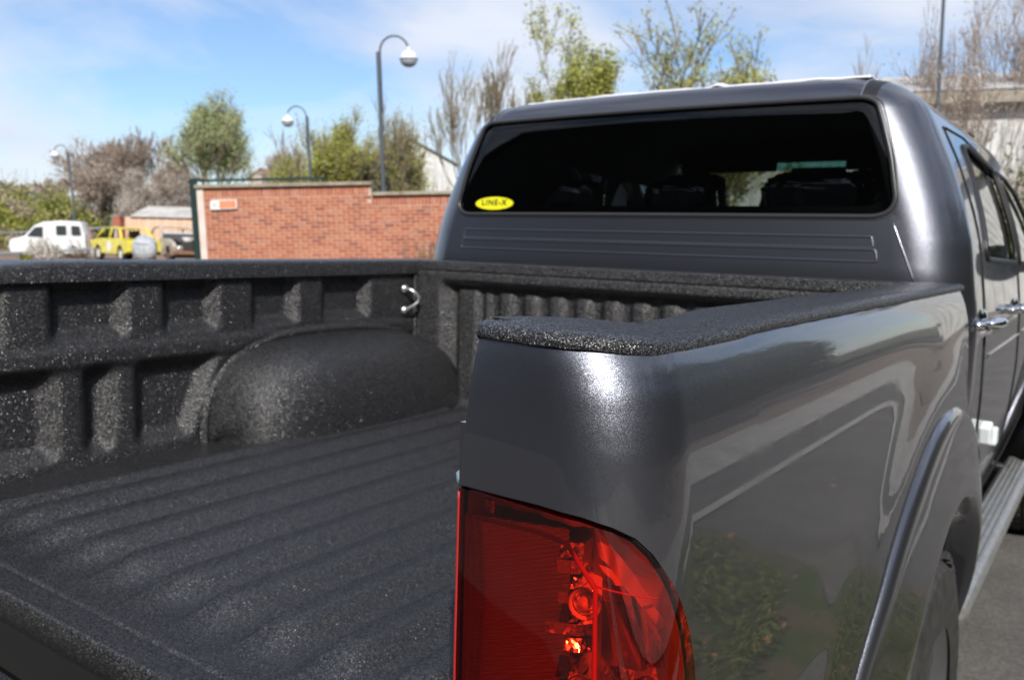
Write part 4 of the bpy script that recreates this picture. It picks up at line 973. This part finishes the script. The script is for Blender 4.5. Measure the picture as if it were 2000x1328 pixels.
# ---- wheel-arch flare
def flare(sgn=1, c=AC, name='wheel_arch_flare', basef=None, parent=T):
    prof = [(.690,.000),(.688,.010),(.682,.021),(.670,.029),(.650,.033),(.62,.038),(.58,.044),(.54,.051),(.515,.053),(.505,.050),(.500,.042),(.498,.0),(.498,-.10)]
    # finer rounding
    b = MB(); angs = lin(-.06, pi+.06, 72)
    def f(t, k):
        r, d = prof[int(k)]
        y = c[0]+r*cos(t)*1.0; z = c[1]+r*sin(t)
        base = (XS+dprof(max(-.86,min(-.02, AC[1]+.69*sin(t)))))
        if basef: base = basef(z)
        fade = ss(-.08,.35,t)*ss(pi+.08,pi-.35,t)
        return (sgn*(base+d*(.75+.25*fade)), y, z)
    b.grid(f, angs, list(range(len(prof))))
    o = b.build(name, PAINT, parent, True)
    md = o.modifiers.new('s','SUBSURF'); md.levels = 2; md.render_levels = 2
    return o
fl = flare(1); flare(-1)
b = MB(); b.tube([(XS+dprof(max(-.86,AC[1]+.692*sin(t)))+.002, AC[0]+.692*cos(t), AC[1]+.692*sin(t)) for t in lin(-.04,pi+.04,60)], .0025, 6); b.build('flare_seal', BLACK, fl, True)
# inner arch
for c in (AC, (AC[0]+3.09, -.92)):
    for sg_ in (-1,1):
        b = MB(); b.grid(lambda t, x: (sg_*x, c[0]+.50*cos(t), c[1]+.50*sin(t)), lin(-.1,pi+.1,30), lin(.63,.87,5)); b.build('wheel_well', BLACK, T, True)
def big_wheel(sg_, c):
    cx = sg_*.79; b = MB(); w = .25; r = .375
    b.lathe([(.23,-w/2),(.30,-w/2-.006),(.35,-w/2+.004),(.370,-w/2+.03),(r,-w/2+.06),(r,w/2-.06),(.370,w/2-.03),(.35,w/2-.004),(.30,w/2+.006),(.23,w/2)], 'x', (cx,c[0],c[1]), 56)
    for i in range(48):
        t = 2*pi*i/48
        for q in (-.09,-.03,.03,.09):
            tt = t+(q>0)*.06; Rm = Euler((tt,0,0)).to_matrix(); b.box(Vector((cx+q,c[0],c[1]))+Rm @ Vector((0,0,r+.002)), (.045,.034,.014), Rm)
    ty = b.build('wheel', RUBBER, T, sharp=40)
    b = MB(); y = sg_*.10
    b.lathe([(.232,-.11),(.225,-.06),(.215,.0),(.225,y),(.237,y+sg_*.02),(.240,y+sg_*.025)], 'x', (cx,c[0],c[1]), 48)
    b.lathe([(0,y+sg_*.01),(.045,y+sg_*.008),(.06,y-sg_*.01)], 'x', (cx,c[0],c[1]), 24)
    for i in range(6):
        t = 2*pi*i/6; Rm = Euler((t,0,0)).to_matrix(); b.box(Vector((cx+y-sg_*.02,c[0],c[1]))+Rm @ Vector((0,0,.135)), (.035,.055,.20), Rm, .7)
    b.build('rim', ALLOY, ty, sharp=40)
    b = MB(); b.lathe([(0,-.02),(.15,-.02),(.15,.02),(0,.02)], 'x', (cx,c[0],c[1]), 32); b.build('brake_disc', SILVER, ty)
for c in (AC, (AC[0]+3.09, -.92)):
    for sg_ in (-1,1): big_wheel(sg_, c)

# ---- tail lamp
def lampP(s, z, off): return side(max(0,s), z, off)
lamp_root = None
inset_ = [(s, z) for s, z in LAMP]
cxs, czs = .10, -.36
def shrink(P, d):
    o = []; n = len(P)
    for i in range(n):
        a = Vector(P[i-1]); p = Vector(P[i]); c = Vector(P[(i+1) % n])
        t = (c-a).normalized(); nn = Vector((t.y, -t.x)); q = p+nn*d
        o.append((max(.001 if d > 0 else -.01, q.x), q.y))
    return o
LO = shrink([(max(.0005,s), z) for s, z in LAMP], .0022)
lamp_o = patch('tail_lamp', LO, [], .012, lambda s, z, off=0: side(s, z, .0015+.004*min(1, .0 if False else 1)), LENS, T)
# lens side wall so that it has an edge you can see
b = MB(); ed = dense(LO, .012); n = len(ed)
vs = [side(s, z, .0055) for s, z in ed]+[side(s, z, -.020) for s, z in ed]
b.add(vs, [(i,(i+1) % n,(i+1) % n+n,i+n) for i in range(n)]); b.build('lens_edge', LENS, lamp_o, True)
# housing: inside depth follows from off
def housing_off(s, z): return -.055
b = MB(); inn = shrink(LO, .003)
ed = dense(inn, .012); n = len(ed)
b.add([side(s, z, -.003) for s, z in ed]+[side(s, z, -.06) for s, z in ed], [(i,(i+1) % n,(i+1) % n+n,i+n) for i in range(n)]); b.build('housing_rim', LAMPWHITE, lamp_o, True)
patch('housing_back', inn, [], .014, lambda s, z: side(s, z, -.060), LAMPWHITE, lamp_o)
# body-colour shut line round the lamp
b = MB(); b.tube([side(max(0,s), z, -.005) for s, z in LAMP[:-1]], .0030, 6); b.build('lamp_gap', GAP, lamp_o, True)
# inner lens ridge: long frame of the left cell
CELL = [(.008,-.166),(.060,-.163),(.083,-.167),(.106,-.200),(.108,-.34),(.108,-.56),(.008,-.57)]
b = MB(); pth = dense(CELL, .01)+[CELL[0]]; b.tube([side(s, z, .0010) for s, z in pth], .0022, 8, cap=False); b.build('lens_ridge', LENSCLEAR, lamp_o, True)
b = MB(); b.tube([side(.003, z, .003) for z in lin(-.146,-.585,40)], .0030, 8); b.build('lens_flange', LENSCLEAR, lamp_o, True)
b = MB(); b.tube([side(.107+(.160-.107)*k, -.199-.012*k, .0004) for k in lin(0,1,10)], .0008, 6); b.build('lens_seam', LENSCLEAR, lamp_o, True)
# prismatic reflector field: many slanted ridges over a dished ground
def pris(s, z):
    base = -.008-.46*s+.004*sin((z+.2)*24)
    ph = (z*1.0 - s*.42)/.0042
    return side(s, z, base+.0015*sin(ph*2*pi))
b = MB(); b.grid(pris, list(np.arange(.004,.067,.0014)), list(np.arange(-.50,-.168,.00055))); b.build('reflector', RIDGED, lamp_o, True)
rb = random.Random(4)
HOT = mat('lamp_mirror', (.98,.96,.94), .13, 1)
flake(HOT, 300, .20)
for z0, z1, s0, s1_, tl in ((-.178,-.190,.064,.085,.35),(-.191,-.203,.064,.082,-.35),(-.208,-.216,.072,.082,.10),(-.218,-.228,.066,.080,-.1),(-.230,-.245,.066,.079,.30),(-.2465,-.257,.058,.103,-.45),(-.262,-.272,.068,.100,.2),(-.278,-.295,.064,.084,.40),(-.297,-.318,.060,.100,-.3),(-.33,-.36,.064,.09,.3),(-.37,-.40,.06,.10,-.3),(-.42,-.46,.064,.09,.3)):
    cols = lin(s0, s1_, 3); b = MB()
    for i in range(2):
        o0 = -.020-.35*(cols[i]-.06)+rb.uniform(-.002,.002); o1 = o0-.45*(cols[i+1]-cols[i]); up_ = .006*(1 if tl > 0 else -.2)
        vs = [side(cols[i], z0, o0-up_), side(cols[i+1]-.0007, z0, o1-up_), side(cols[i+1]-.0007, z1, o1), side(cols[i], z1, o0), side(cols[i], z0, -.058), side(cols[i+1]-.0007, z0, -.058), side(cols[i+1]-.0007, z1, -.058), side(cols[i], z1, -.058)]
        b.add(vs, [(0,1,2,3),(0,4,5,1),(1,5,6,2),(2,6,7,3),(3,7,4,0)])
    b.build('mirror_block', HOT, lamp_o)
for zc in (-.224, -.300):
    c0 = side(.093, zc, -.038); ax = (side(.093, zc, 0)-c0).normalized(); Rm = Vector((0,0,1)).rotation_difference(ax).to_matrix()
    b = MB(); b.lathe([(.003,.0),(.006,.003),(.010,.010),(.0135,.018)], 'z', c0, 36, Rm)
    b.build('bulb_reflector', LAMPCHROME, lamp_o, True)
    b = MB(); b.lathe([(.003,-.002),(.0035,.006),(.006,.012),(.006,.017),(.004,.021),(0,.0225)], 'z', c0, 24, Rm); b.build('bulb', BULB, lamp_o, True)
    for rr_ in (.008,.0105,.013):
        b = MB(); b.lathe([(rr_,.006+(rr_-.006)*1.5),(rr_+.0008,.0078+(rr_-.006)*1.5),(rr_+.0016,.006+(rr_-.006)*1.5)], 'z', c0, 36, Rm); b.build('reflector_ring', HOT, lamp_o, True)
# right cell: smooth dark shell and bright facets low down
patch('inner_shade', [(.112,-.205),(.150,-.212),(.178,-.245),(.192,-.285),(.112,-.272)], [], .006, lambda s, z: side(s, z, -.026-.008*sin((z+.22)*30)+.003*sin(s*160+z*60)), LAMPDARK, lamp_o)
fz = [(.112,-.268),(.135,-.262),(.160,-.258),(.185,-.270),(.203,-.290),(.112,-.292),(.132,-.288),(.152,-.294),(.172,-.286),(.192,-.300),(.208,-.315),(.112,-.318),(.130,-.312),(.148,-.322),(.168,-.310),(.190,-.330),(.212,-.345),(.112,-.36),(.140,-.355),(.165,-.365),(.19,-.37),(.215,-.39),(.112,-.44),(.15,-.43),(.18,-.45),(.212,-.46),(.112,-.55),(.16,-.54),(.205,-.54)]
dd_ = delaunay_2d_cdt([Vector(q) for q in fz], [], [], 0, 1e-6)
rf = random.Random(8); b = MB()
for f in dd_[2]:
    vs = [side(dd_[0][i].x, dd_[0][i].y, -.024+rf.uniform(-.007,.007)) for i in f]; b.add(vs, [tuple(range(len(f)))])
b.build('facet', HOT, lamp_o)
def uref(s, z):
    return side(s, z, -.016-.020*ss(-.143,-.166,z)+.0025*sin(s*120)+.0015*sin(s*310+z*200))
b = MB(); b.grid(uref, lin(.006,.098,60), lin(-.1445,-.164,7)); b.build('upper_reflector', LAMPCHROME, lamp_o, True)
b = MB(); b.grid(lambda k, w_: side(.102+(.187-.102)*k+.004*w_, -.155-.092*k**1.15-(.030-.012*k)*w_*(1-k*.2), -.014-.016*w_+.002*sin(k*30)), lin(0,1,40), lin(0,1,6)); b.build('corner_reflector', LAMPCHROME, lamp_o, True)
b = MB(); b.box(side(.020,-.156,-.010), (.010,.005,.014), Euler((.3,.2,.1)).to_matrix()); b.build('corner_prism', HOT, lamp_o, bevel=.0015)

# ---- cab
WTAB = [(-.95,.740),(-.8,.785),(-.6,.845),(-.45,.866),(-.3,.876),(-.12,.872),(-.05,.864),(0,.857),(.10,.842),(.178,.820),(.30,.776),(.403,.727),(.45,.700),(.50,.67)]
RCB = .150; SR = .700; SA = RCB*pi/2
TR0, TRR = .430, .085
def zi(t):
    """height and inset of the shell at t"""
    if t <= TR0: return t, 0.0
    a = (t-TR0)/TRR
    amax = pi/2*.97
    if a <= amax: return TR0+TRR*sin(a), TRR*(1-cos(a))*1.0
    r = t-TR0-TRR*amax; ins = TRR*(1-cos(amax))+r
    k = min(1, r/.56)
    return TR0+TRR*sin(amax)+.028*(1-(1-k)**2), ins
def cab(s, t, off=0.0):
    z, ins = zi(t)
    w = smooth_tab(WTAB, min(z,.50), .02)
    w -= .30*max(0, min(z,.515)-.46)*0
    w = max(.002, w - ins)
    yr = 1.628+.13*max(0, min(z,.46)) + ins*1.0
    rc = min(RCB, w*.5)
    q = abs(s); sg_ = 1 if s >= 0 else -1
    crown = .028
    if q <= SR:
        f = q/SR; x = f*(w-rc); y = yr - crown*(1-f*f); n = Vector((0,-1,.13))
    elif q <= SR+SA:
        a = (q-SR)/RCB; x = w-rc+rc*sin(a); y = yr+rc*(1-cos(a)); n = Vector((sin(a),-cos(a),.1))
    else:
        x = w; L_ = (q-SR-SA); y = yr+rc+L_; n = Vector((1,0,.25))
        # sides pull in gently towards the bonnet
        x -= .012*max(0,(y-2.4))**1.5*.5
    # pressed ribs in the panel below the window
    h = 0
    P = Vector((x*sg_, y-h, z)); n.normalize(); n.x *= sg_
    if off: P = P+n*off
    return P
def s_rear(x, z):
    w = smooth_tab(WTAB, min(z,.50), .02); return x/(w-RCB)*SR
def cabx(x, z): return (s_rear(x, z), z)
WIN = roundpoly([(-.700,.153),(.700,.153),(.603,.450),(-.603,.450)], [.055,.055,.050,.050], 8)
# top edge follows the roof bow
WIN = [(x, z+(.010*(1-(x/.6)**2) if z > .3 else 0)) for x, z in WIN]
WINs = [cabx(x, z) for x, z in WIN]
def s_side(y, z):
    yr = 1.628+.13*max(0, min(z,.46)); return SR+SA+(y-yr-RCB)
def sidewin(P, r=.03): return roundpoly([(s_side(y, z), z) for y, z in P], r, 5)
RW = sidewin([(1.99,.055),(2.74,.040),(2.74,.352),(2.30,.385),(2.16,.37)], .035)
FW = sidewin([(2.84,.038),(3.78,.030),(3.30,.300),(3.12,.345),(2.84,.352)], .035)
neg = lambda P: [(-s, z) for s, z in P][::-1]
TM = TR0+TRR*pi/2*.97
yend = 3.95
se = lambda y, z: (s_side(y, z), z)
shellO = [(-s_side(yend,-.86),-.86)]+[(s_side(yend,-.86),-.86), se(yend,.0), se(3.86,.02), se(3.42,.30), se(3.20,TR0)]
shellO += [(SR+SA+1.30, TM), (SR+SA+1.16-.0, TM+.25), (SR+SA+.9, TM+.60)]
shellO += [(-(SR+SA+.9), TM+.60), (-(SR+SA+1.16), TM+.25), (-(SR+SA+1.30), TM), (-se(3.20,TR0)[0],TR0), (-se(3.42,.30)[0],.30), (-se(3.86,.02)[0],.02), (-se(yend,0)[0],0)]
cabO = patch('cab_body', shellO, [WINs, RW, FW, neg(RW), neg(FW)], .035, cab, PAINT, T, extra=[(-1.0,.405,1.0,.60,.018)])
# inner skin, dark
patch('inner_lining', [(-2.9,-.5),(2.9,-.5),(2.9,.0),(2.55,.30),(2.3,TM),(2.0,TM+.6),(-2.0,TM+.6),(-2.3,TM),(-2.55,.30),(-2.9,.0)], [WINs, RW, FW, neg(RW), neg(FW)], .06, lambda s, t: cab(s, t, -.030), TRIM, cabO)
def pane(name, P, m, off, grow=.0):
    return patch(name, P, [], .04, lambda s, t: cab(s, t, off), m, T)
rw = pane('rear_window', WINs, PRIVACY, -.004)
def seal(P, w, off, m, parent, name='window_seal'):
    d = dense(P, .02); d.append(d[0]); b = MB(); b.tube([cab(s, t, off) for s, t in d], w, 8, cap=False, flat=1); return b.build(name, m, parent, True)
seal(WINs, .0065, .001, GASKET, rw)
b = MB(); d_ = dense([cabx(x*1.0, z) for x, z in roundpoly([(-.708,.146),(.708,.146),(.610,.457),(-.610,.457)], [.06,.06,.055,.055], 8)], .02); d_.append(d_[0]); b.tube([cab(s, t, .0005) for s, t in d_], .0022, 6, cap=False); b.build('seal_lip', mat('seal_lip_grey', (.10,.10,.11), .25, .3), rw, True)
# black ceramic border printed round the pane
inn_ = [cabx(x, z) for x, z in roundpoly([(-.672,.180),(.672,.180),(.585,.425),(-.585,.425)], .05, 8)]
patch('glass_border', WINs, [inn_], .03, lambda s, t: cab(s, t, -.006), mat('black_frit', (.008,.008,.009), .4), rw)
for P, nm in ((RW,'door_window'),(FW,'door_window'),(neg(RW),'door_window'),(neg(FW),'door_window')):
    g = patch(nm, P, [], .06, lambda s, t: cab(s, t, -.010), SIDEGLASS, T); seal(P, .008, .0, BLACK, g)
# roof gutters: dark strips each side with a bright lip
for sg_ in (-1,1):
    pth = []
    for t in lin(.452, TM, 10): pth.append((sg_, t))
    xg = .592
    def on_x(t, xx):
        # s on the shell at this t where |x| = xx
        lo, hi = 0, SR+SA
        for _ in range(30):
            mid = (lo+hi)/2
            if cab(mid, t).x < xx: lo = mid
            else: hi = mid
        return lo
    pts1, pts2, pts3 = [], [], []
    for t in lin(.449, TM-.012, 14):
        a = cab(sg_*on_x(t, xg), t, .0012); pts1.append(a)
        pts2.append(cab(sg_*on_x(t, xg-.017), t, .0018)); pts3.append(cab(sg_*on_x(t, xg+.017), t, .0018))
    e0, e2, e3 = pts1[-1], pts2[-1], pts3[-1]
    for k in range(1, 14):
        dy = k*.09; z = e0.z+.004*ss(0,.5,dy)+.002
        pts1.append(Vector((e0.x, e0.y+dy, z))); pts2.append(Vector((e2.x, e2.y+dy, z+.001))); pts3.append(Vector((e3.x, e3.y+dy, z)))
    b = MB(); n = len(pts1)
    for A, B in ((pts2, pts1), (pts1, pts3)):
        b.add([*A, *B], [(i, i+1, i+1+n, i+n) for i in range(n-1)])
    g = b.build('roof_gutter', BLACK, T, True)
    b = MB(); b.tube(pts2, .0022, 6); b.build('gutter_lip', mat('lip_grey', (.35,.36,.38), .2, .8) if sg_ < 0 else bpy.data.materials['lip_grey'], g, True)
# pressed ribs below the window
for P_ in ([(-.640,.104),(.638,.104),(.645,.076),(-.647,.076)], [(-.645,.072),(.650,.072),(.657,.043),(-.653,.043)]):
    d = dense(roundpoly(P_, .006, 4), .03); d.append(d[0]); b = MB(); b.tube([cab(s_rear(x, z), z, -.0012) for x, z in d], .0034, 8, cap=False); b.build('pressed_rib', PAINT, cabO, True)
# panel joint at the cab corner
b = MB(); b.tube([cab(s_rear(.684+ (.745-.684)*k, .138-.14*k), .138-.14*k, .0008) for k in lin(0,1,14)], .0022, 6); b.build('corner_joint', mat('joint_bright', (.55,.56,.60), .2, .9), cabO, True)
# seams of the doors
def seam(P, name='door_gap'):
    b = MB(); d = dense(P, .05); b.tube([cab(s, t, .0002) for s, t in d[:len(d)]], .0035, 6, cap=False); return b.build(name, GAP, cabO, True)
seam([se(1.93,.40), se(1.90,.0), se(1.90,-.30), se(2.02,-.62), se(2.10,-.80), se(2.75,-.80), se(2.79,-.5), se(2.79,.36), se(2.3,.41)])
seam([se(2.80,-.5), se(2.80,-.80), se(3.70,-.80), se(3.85,-.45), se(3.86,.0)])
# side lower panel line / moulding
for y0, y1 in ((1.93,2.76),(2.82,3.80)):
    b = MB(); b.tube([cab(*se(y, -.20), .001) for y in lin(y0, y1, 12)], .004, 6); b.build('door_crease', PAINT, cabO, True)
# door handles
for yh in (1.86, 2.62):
    P0 = cab(*se(yh, -.105)); r = MB()
    r.lathe([(0,.012),(.028,.009),(.040,.001)], 'x', (P0.x, P0.y, P0.z-.004), 20)
    r.tube([P0+Vector((.010,-.075,.0)), P0+Vector((.034,-.055,.002)), P0+Vector((.040,.0,.003)), P0+Vector((.036,.055,.002)), P0+Vector((.012,.085,0))], [.012,.016,.017,.015,.011], 12)
    r.build('door_handle', CHROME, T, True)
    b = MB(); b.lathe([(0,.018),(.011,.016),(.013,0)], 'x', P0+Vector((0,-.10,-.002)), 14); b.build('door_lock', CHROME, T, True)
# white foam blocks left on the door edge
for yy, zz in ((2.02,-.415),(2.20,-.455)):
    P0 = cab(*se(yy, zz)); b = MB(); b.box(P0+Vector((.014,0,0)), (.030,.05,.052), Euler((.25 if yy < 2.1 else -.05,0,0)).to_matrix()); b.build('edge_protector', FOAM, T, bevel=.006)
# door mirror
b = MB(); m0 = Vector((.955,3.36,.07))
b.lathe([(0,-.11),(.05,-.105),(.085,-.08),(.098,-.03),(.10,.03),(.097,.05)], 'y', m0, 28); o = b.build('door_mirror', CHROME, T, True); 
for v in o.data.vertices: v.co.z = m0.z+(v.co.z-m0.z)*.80; v.co.y = 2*m0.y-v.co.y
b = MB(); b.lathe([(0,-.052),(.094,-.052)], 'y', m0, 28); q = b.build('mirror_glass', mat('mirror_glass', (.8,.85,.88), .02, 1), o)
for v in q.data.vertices: v.co.z = m0.z+(v.co.z-m0.z)*.80
b = MB(); b.tube([(.84,3.42,.02),(.90,3.40,.03),(.93,3.38,.05)], .022, 10); b.build('mirror_arm', BLACK, o, True)
# windscreen, bonnet, wings
b = MB(); A0, A1, B0, B1 = cab(*se(3.86,.02)), cab(*se(3.20,TR0)), None, None
b.grid(lambda u, v: (u*(.81-.185*v)*.985, 3.90-.05*u*u+.10*(1-u*u)*(1-v)-.66*v, .02+.46*v), lin(-1,1,14), lin(0,.86,8)); b.build('windscreen', CLEAR, T, True)
b = MB(); b.grid(lambda u, v: (u*(.81-.185*v)*.985, 3.90-.05*u*u+.10*(1-u*u)*(1-v)-.66*v, .02+.46*v), lin(-1,1,14), lin(.86,.96,3)); b.build('windscreen_band', TEAL, T, True)
b = MB(); b.grid(lambda u, y: (u*.76, y, .035-.03*u*u-.10*ss(3.95,5.0,y)), lin(-1,1,16), lin(3.93,4.98,12)); b.build('bonnet', PAINT, T, True)
for sg_ in (-1,1):
    def wingf(y, k):
        z = [-.0,-.03,-.08,-.16,-.28,-.42,-.60,-.86][int(k)]
        x = [.76,.81,.84,.86,.87,.872,.86,.84][int(k)]-.10*ss(4.4,5.1,y)
        yy = y
        r_ = math.hypot(y-(AC[0]+3.09), z-AC[1])
        return (sg_*x, yy, z-.10*ss(3.95,5.0,y)*(1 if k < 3 else 0))
    b = MB(); b.grid(wingf, lin(3.96,5.08,16), list(range(6))); b.build('front_wing', PAINT, T, True)
    fb = flare(sg_, (AC[0]+3.09, AC[1]), 'wheel_arch_flare', basef=lambda z: .868)
b = MB(); b.box((0,5.02,-.50), (1.62,.16,.62)); b.build('front_bumper', PAINT, T, bevel=.05)
b = MB(); b.box((0,2.6,-.70), (1.5,4.6,.25)); b.box((0,.25,-.75), (1.3,.5,.3)); b.build('chassis', BLACK, T)
# side steps
def stepm(sg_):
    b = MB()
    def f(t, k):
        a = 2*pi*k/16; wv, hv = .058, .032
        w_ = ss(0,.05,t)*ss(1,.95,t); y = 1.66+2.06*t
        return (sg_*(.846-.03*(1-w_)+wv*(.35+.65*w_)*math.copysign(abs(cos(a))**.6, cos(a))), y, -.862+.01+hv*math.copysign(abs(sin(a))**.7, sin(a)))
    b.grid(f, lin(0,1,34), list(range(17))); o = b.build('side_step', ALU, T, True)
    for i in range(5):
        r = MB(); x = sg_*(.812+i*.017); r.box((x, 2.72, -.818), (.007,1.86,.006)); r.build('tread_rib', ALU, o, bevel=.002)
    for y in (1.95,2.7,3.5):
        r = MB(); r.tube([(sg_*.62,y,-.80),(sg_*.80,y,-.83),(sg_*.88,y,-.86)], .02, 8); r.build('step_bracket', BLACK, o, True)
stepm(1); stepm(-1)
# interior
b = MB(); b.box((0,2.6,-.55), (1.6,2.4,.06)); b.build('cab_floor', TRIM, T)
b = MB(); b.box((0,2.02,-.12), (1.35,.14,.52), Euler((-.18,0,0)).to_matrix()); b.box((0,2.25,-.38), (1.35,.5,.16)); b.build('rear_bench', SEAT, T, bevel=.05)
def headrest(x, y, z, w=.27, h=.17, d=.10, nm='headrest', wrap=True, seed=1):
    b = MB(); n1_, n2_ = 22, 14
    def f(u, v):
        p = lambda c, e: math.copysign(abs(c)**e, c)
        return (x+w/2*p(cos(v),.5)*p(cos(u),.6), y+d/2*p(cos(v),.6)*p(sin(u),.7), z+h/2*p(sin(v),.6))
    b.grid(f, lin(0,2*pi,n1_), lin(-pi/2,pi/2,n2_)); o = b.build(nm, SEAT, T, True)
    b = MB()
    for dx in (-.06,.06): b.tube([(x+dx,y,z-h/2-.10),(x+dx,y,z-h/2+.02)], .007, 8)
    b.build('headrest_post', CHROME, o, True)
    if wrap:
        R2 = random.Random(seed); ph = [R2.uniform(0,6) for _ in range(6)]
        def g(u, v):
            P = Vector(f(u, v)); c_ = Vector((x,y,z)); k = 1.06+.035*sin(9*u+ph[0]+3*v)+.03*sin(17*u+ph[1])*cos(7*v+ph[2])+.02*sin(23*v+ph[3]+u*5)
            return c_+(P-c_)*k
        b = MB(); b.grid(g, lin(0,2*pi,60), lin(-pi/2,pi/2,36)); b.build('plastic_wrap', PLASTIC, o, True)
for i, x in enumerate((-.42,-.01,.415)): headrest(x, 1.93, .208, (.24,.22,.30)[i], (.13,.115,.15)[i], seed=i+3)
for i, x in enumerate((-.37,.37)):
    b = MB(); b.box((x,2.92,-.15), (.48,.14,.62), Euler((-.2,0,0)).to_matrix()); b.box((x,3.15,-.42), (.48,.5,.16)); b.build('front_seat', SEAT, T, bevel=.05)
    headrest(x, 2.84, .265, .27, .19, seed=i+9)
b = MB(); b.box((0,3.72,-.14), (1.5,.35,.24)); b.build('dashboard', DASH, T, bevel=.05)
b = MB(); b.lathe([(.17,-.012),(.185,0),(.17,.012),(.155,0),(.17,-.012)], 'y', (.37,3.50,-.03), 36); b.build('steering_wheel', BLACK, T, True)
b = MB(); b.box((0,3.26,.492), (1.22,.12,.085)); b.build('header_rail', TRIM, T)
for x in (-.40,.36): b = MB(); b.box((x,3.28,.445), (.46,.03,.075)); b.build('sun_visor', TRIM, T, bevel=.01)
b = MB(); b.box((0,3.33,.395), (.24,.03,.065)); b.build('rear_view_mirror', BLACK, T, bevel=.012)
b = MB(); b.tube([cab(s_rear(x, .47)*.8, .47, -.07)+Vector((0,.04,-.015)) for x in (-.08,.08)], .012, 8); b.build('roof_light', mat('lamp_milky', (.5,.5,.48), .4), T, True)
# sticker
ST = (-.532, .189); SCAx, SCAz = .080, .0205
def onwin(x, z, off=.0): return cab(s_rear(x, z), z, -.004+off)
b = MB(); n = 40; vs = [onwin(ST[0]+SCAx*cos(2*pi*i/n)*1.0, ST[1]+SCAz*sin(2*pi*i/n), .0012) for i in range(n)]+[onwin(*ST, .0012)]
b.add(vs, [(i,(i+1) % n,n) for i in range(n)]); stk = b.build('sticker', YEL, rw)
fc = bpy.data.curves.new('lettering', 'FONT'); fc.body = 'LINE-X'; fc.size = .0262; fc.align_x = 'CENTER'; fc.align_y = 'CENTER'; fc.offset = .0006; fc.space_character = 1.22
fo = bpy.data.objects.new('lettering_tmp', fc); C.objects.link(fo); dg = bpy.context.evaluated_depsgraph_get(); dg.update()
fm = bpy.data.meshes.new_from_object(fo.evaluated_get(dg)); bpy.data.objects.remove(fo)
for v in fm.vertices:
    x = ST[0]+v.co.x*1.12; z = ST[1]+v.co.y*.95+.002; P_ = onwin(x, z, .0022); v.co = P_
fm.materials.clear(); link('lettering', fm, INK, stk)
# direct parts hang from the empty on the ground
for o in list(C.objects):
    if o.parent is T: o.location.z -= GZ

# thin white sheet over the cab roof
ws = empty('roof_sheet', (0,1.7,.515)); tag(ws, 'crinkled thin white film lying on top of the grey cab roof', 'sheet')
def sheetf(x, v):
    cr_ = .028*(1-min(1, abs(x)/.52)**2)
    y = 1.775-cr_+v
    ins = min(y-1.688+cr_, .665-abs(x)); k = min(1, max(0, ins-.085)/.56)
    z = TR0+TRR*.9995+.028*(1-(1-k)**2)
    e = .0008*sin(x*31+1)+.0006*sin(x*67+y*9)+.001*sin(y*23+x*11)
    e += .009*math.exp(-((x-.165)/.02)**2)*math.exp(-((v-.03)/.05)**2)
    e -= .004*ss(.012,.0,v)
    return (x, y-1.7, z-.515+.0065+e)
b = MB(); b.grid(sheetf, lin(-.50,.575,110), [0,.004,.010,.018]+lin(.03,1.3,56)); o = b.build('film', WHITE, ws, True); o.modifiers.new('t','SOLIDIFY').thickness = .004
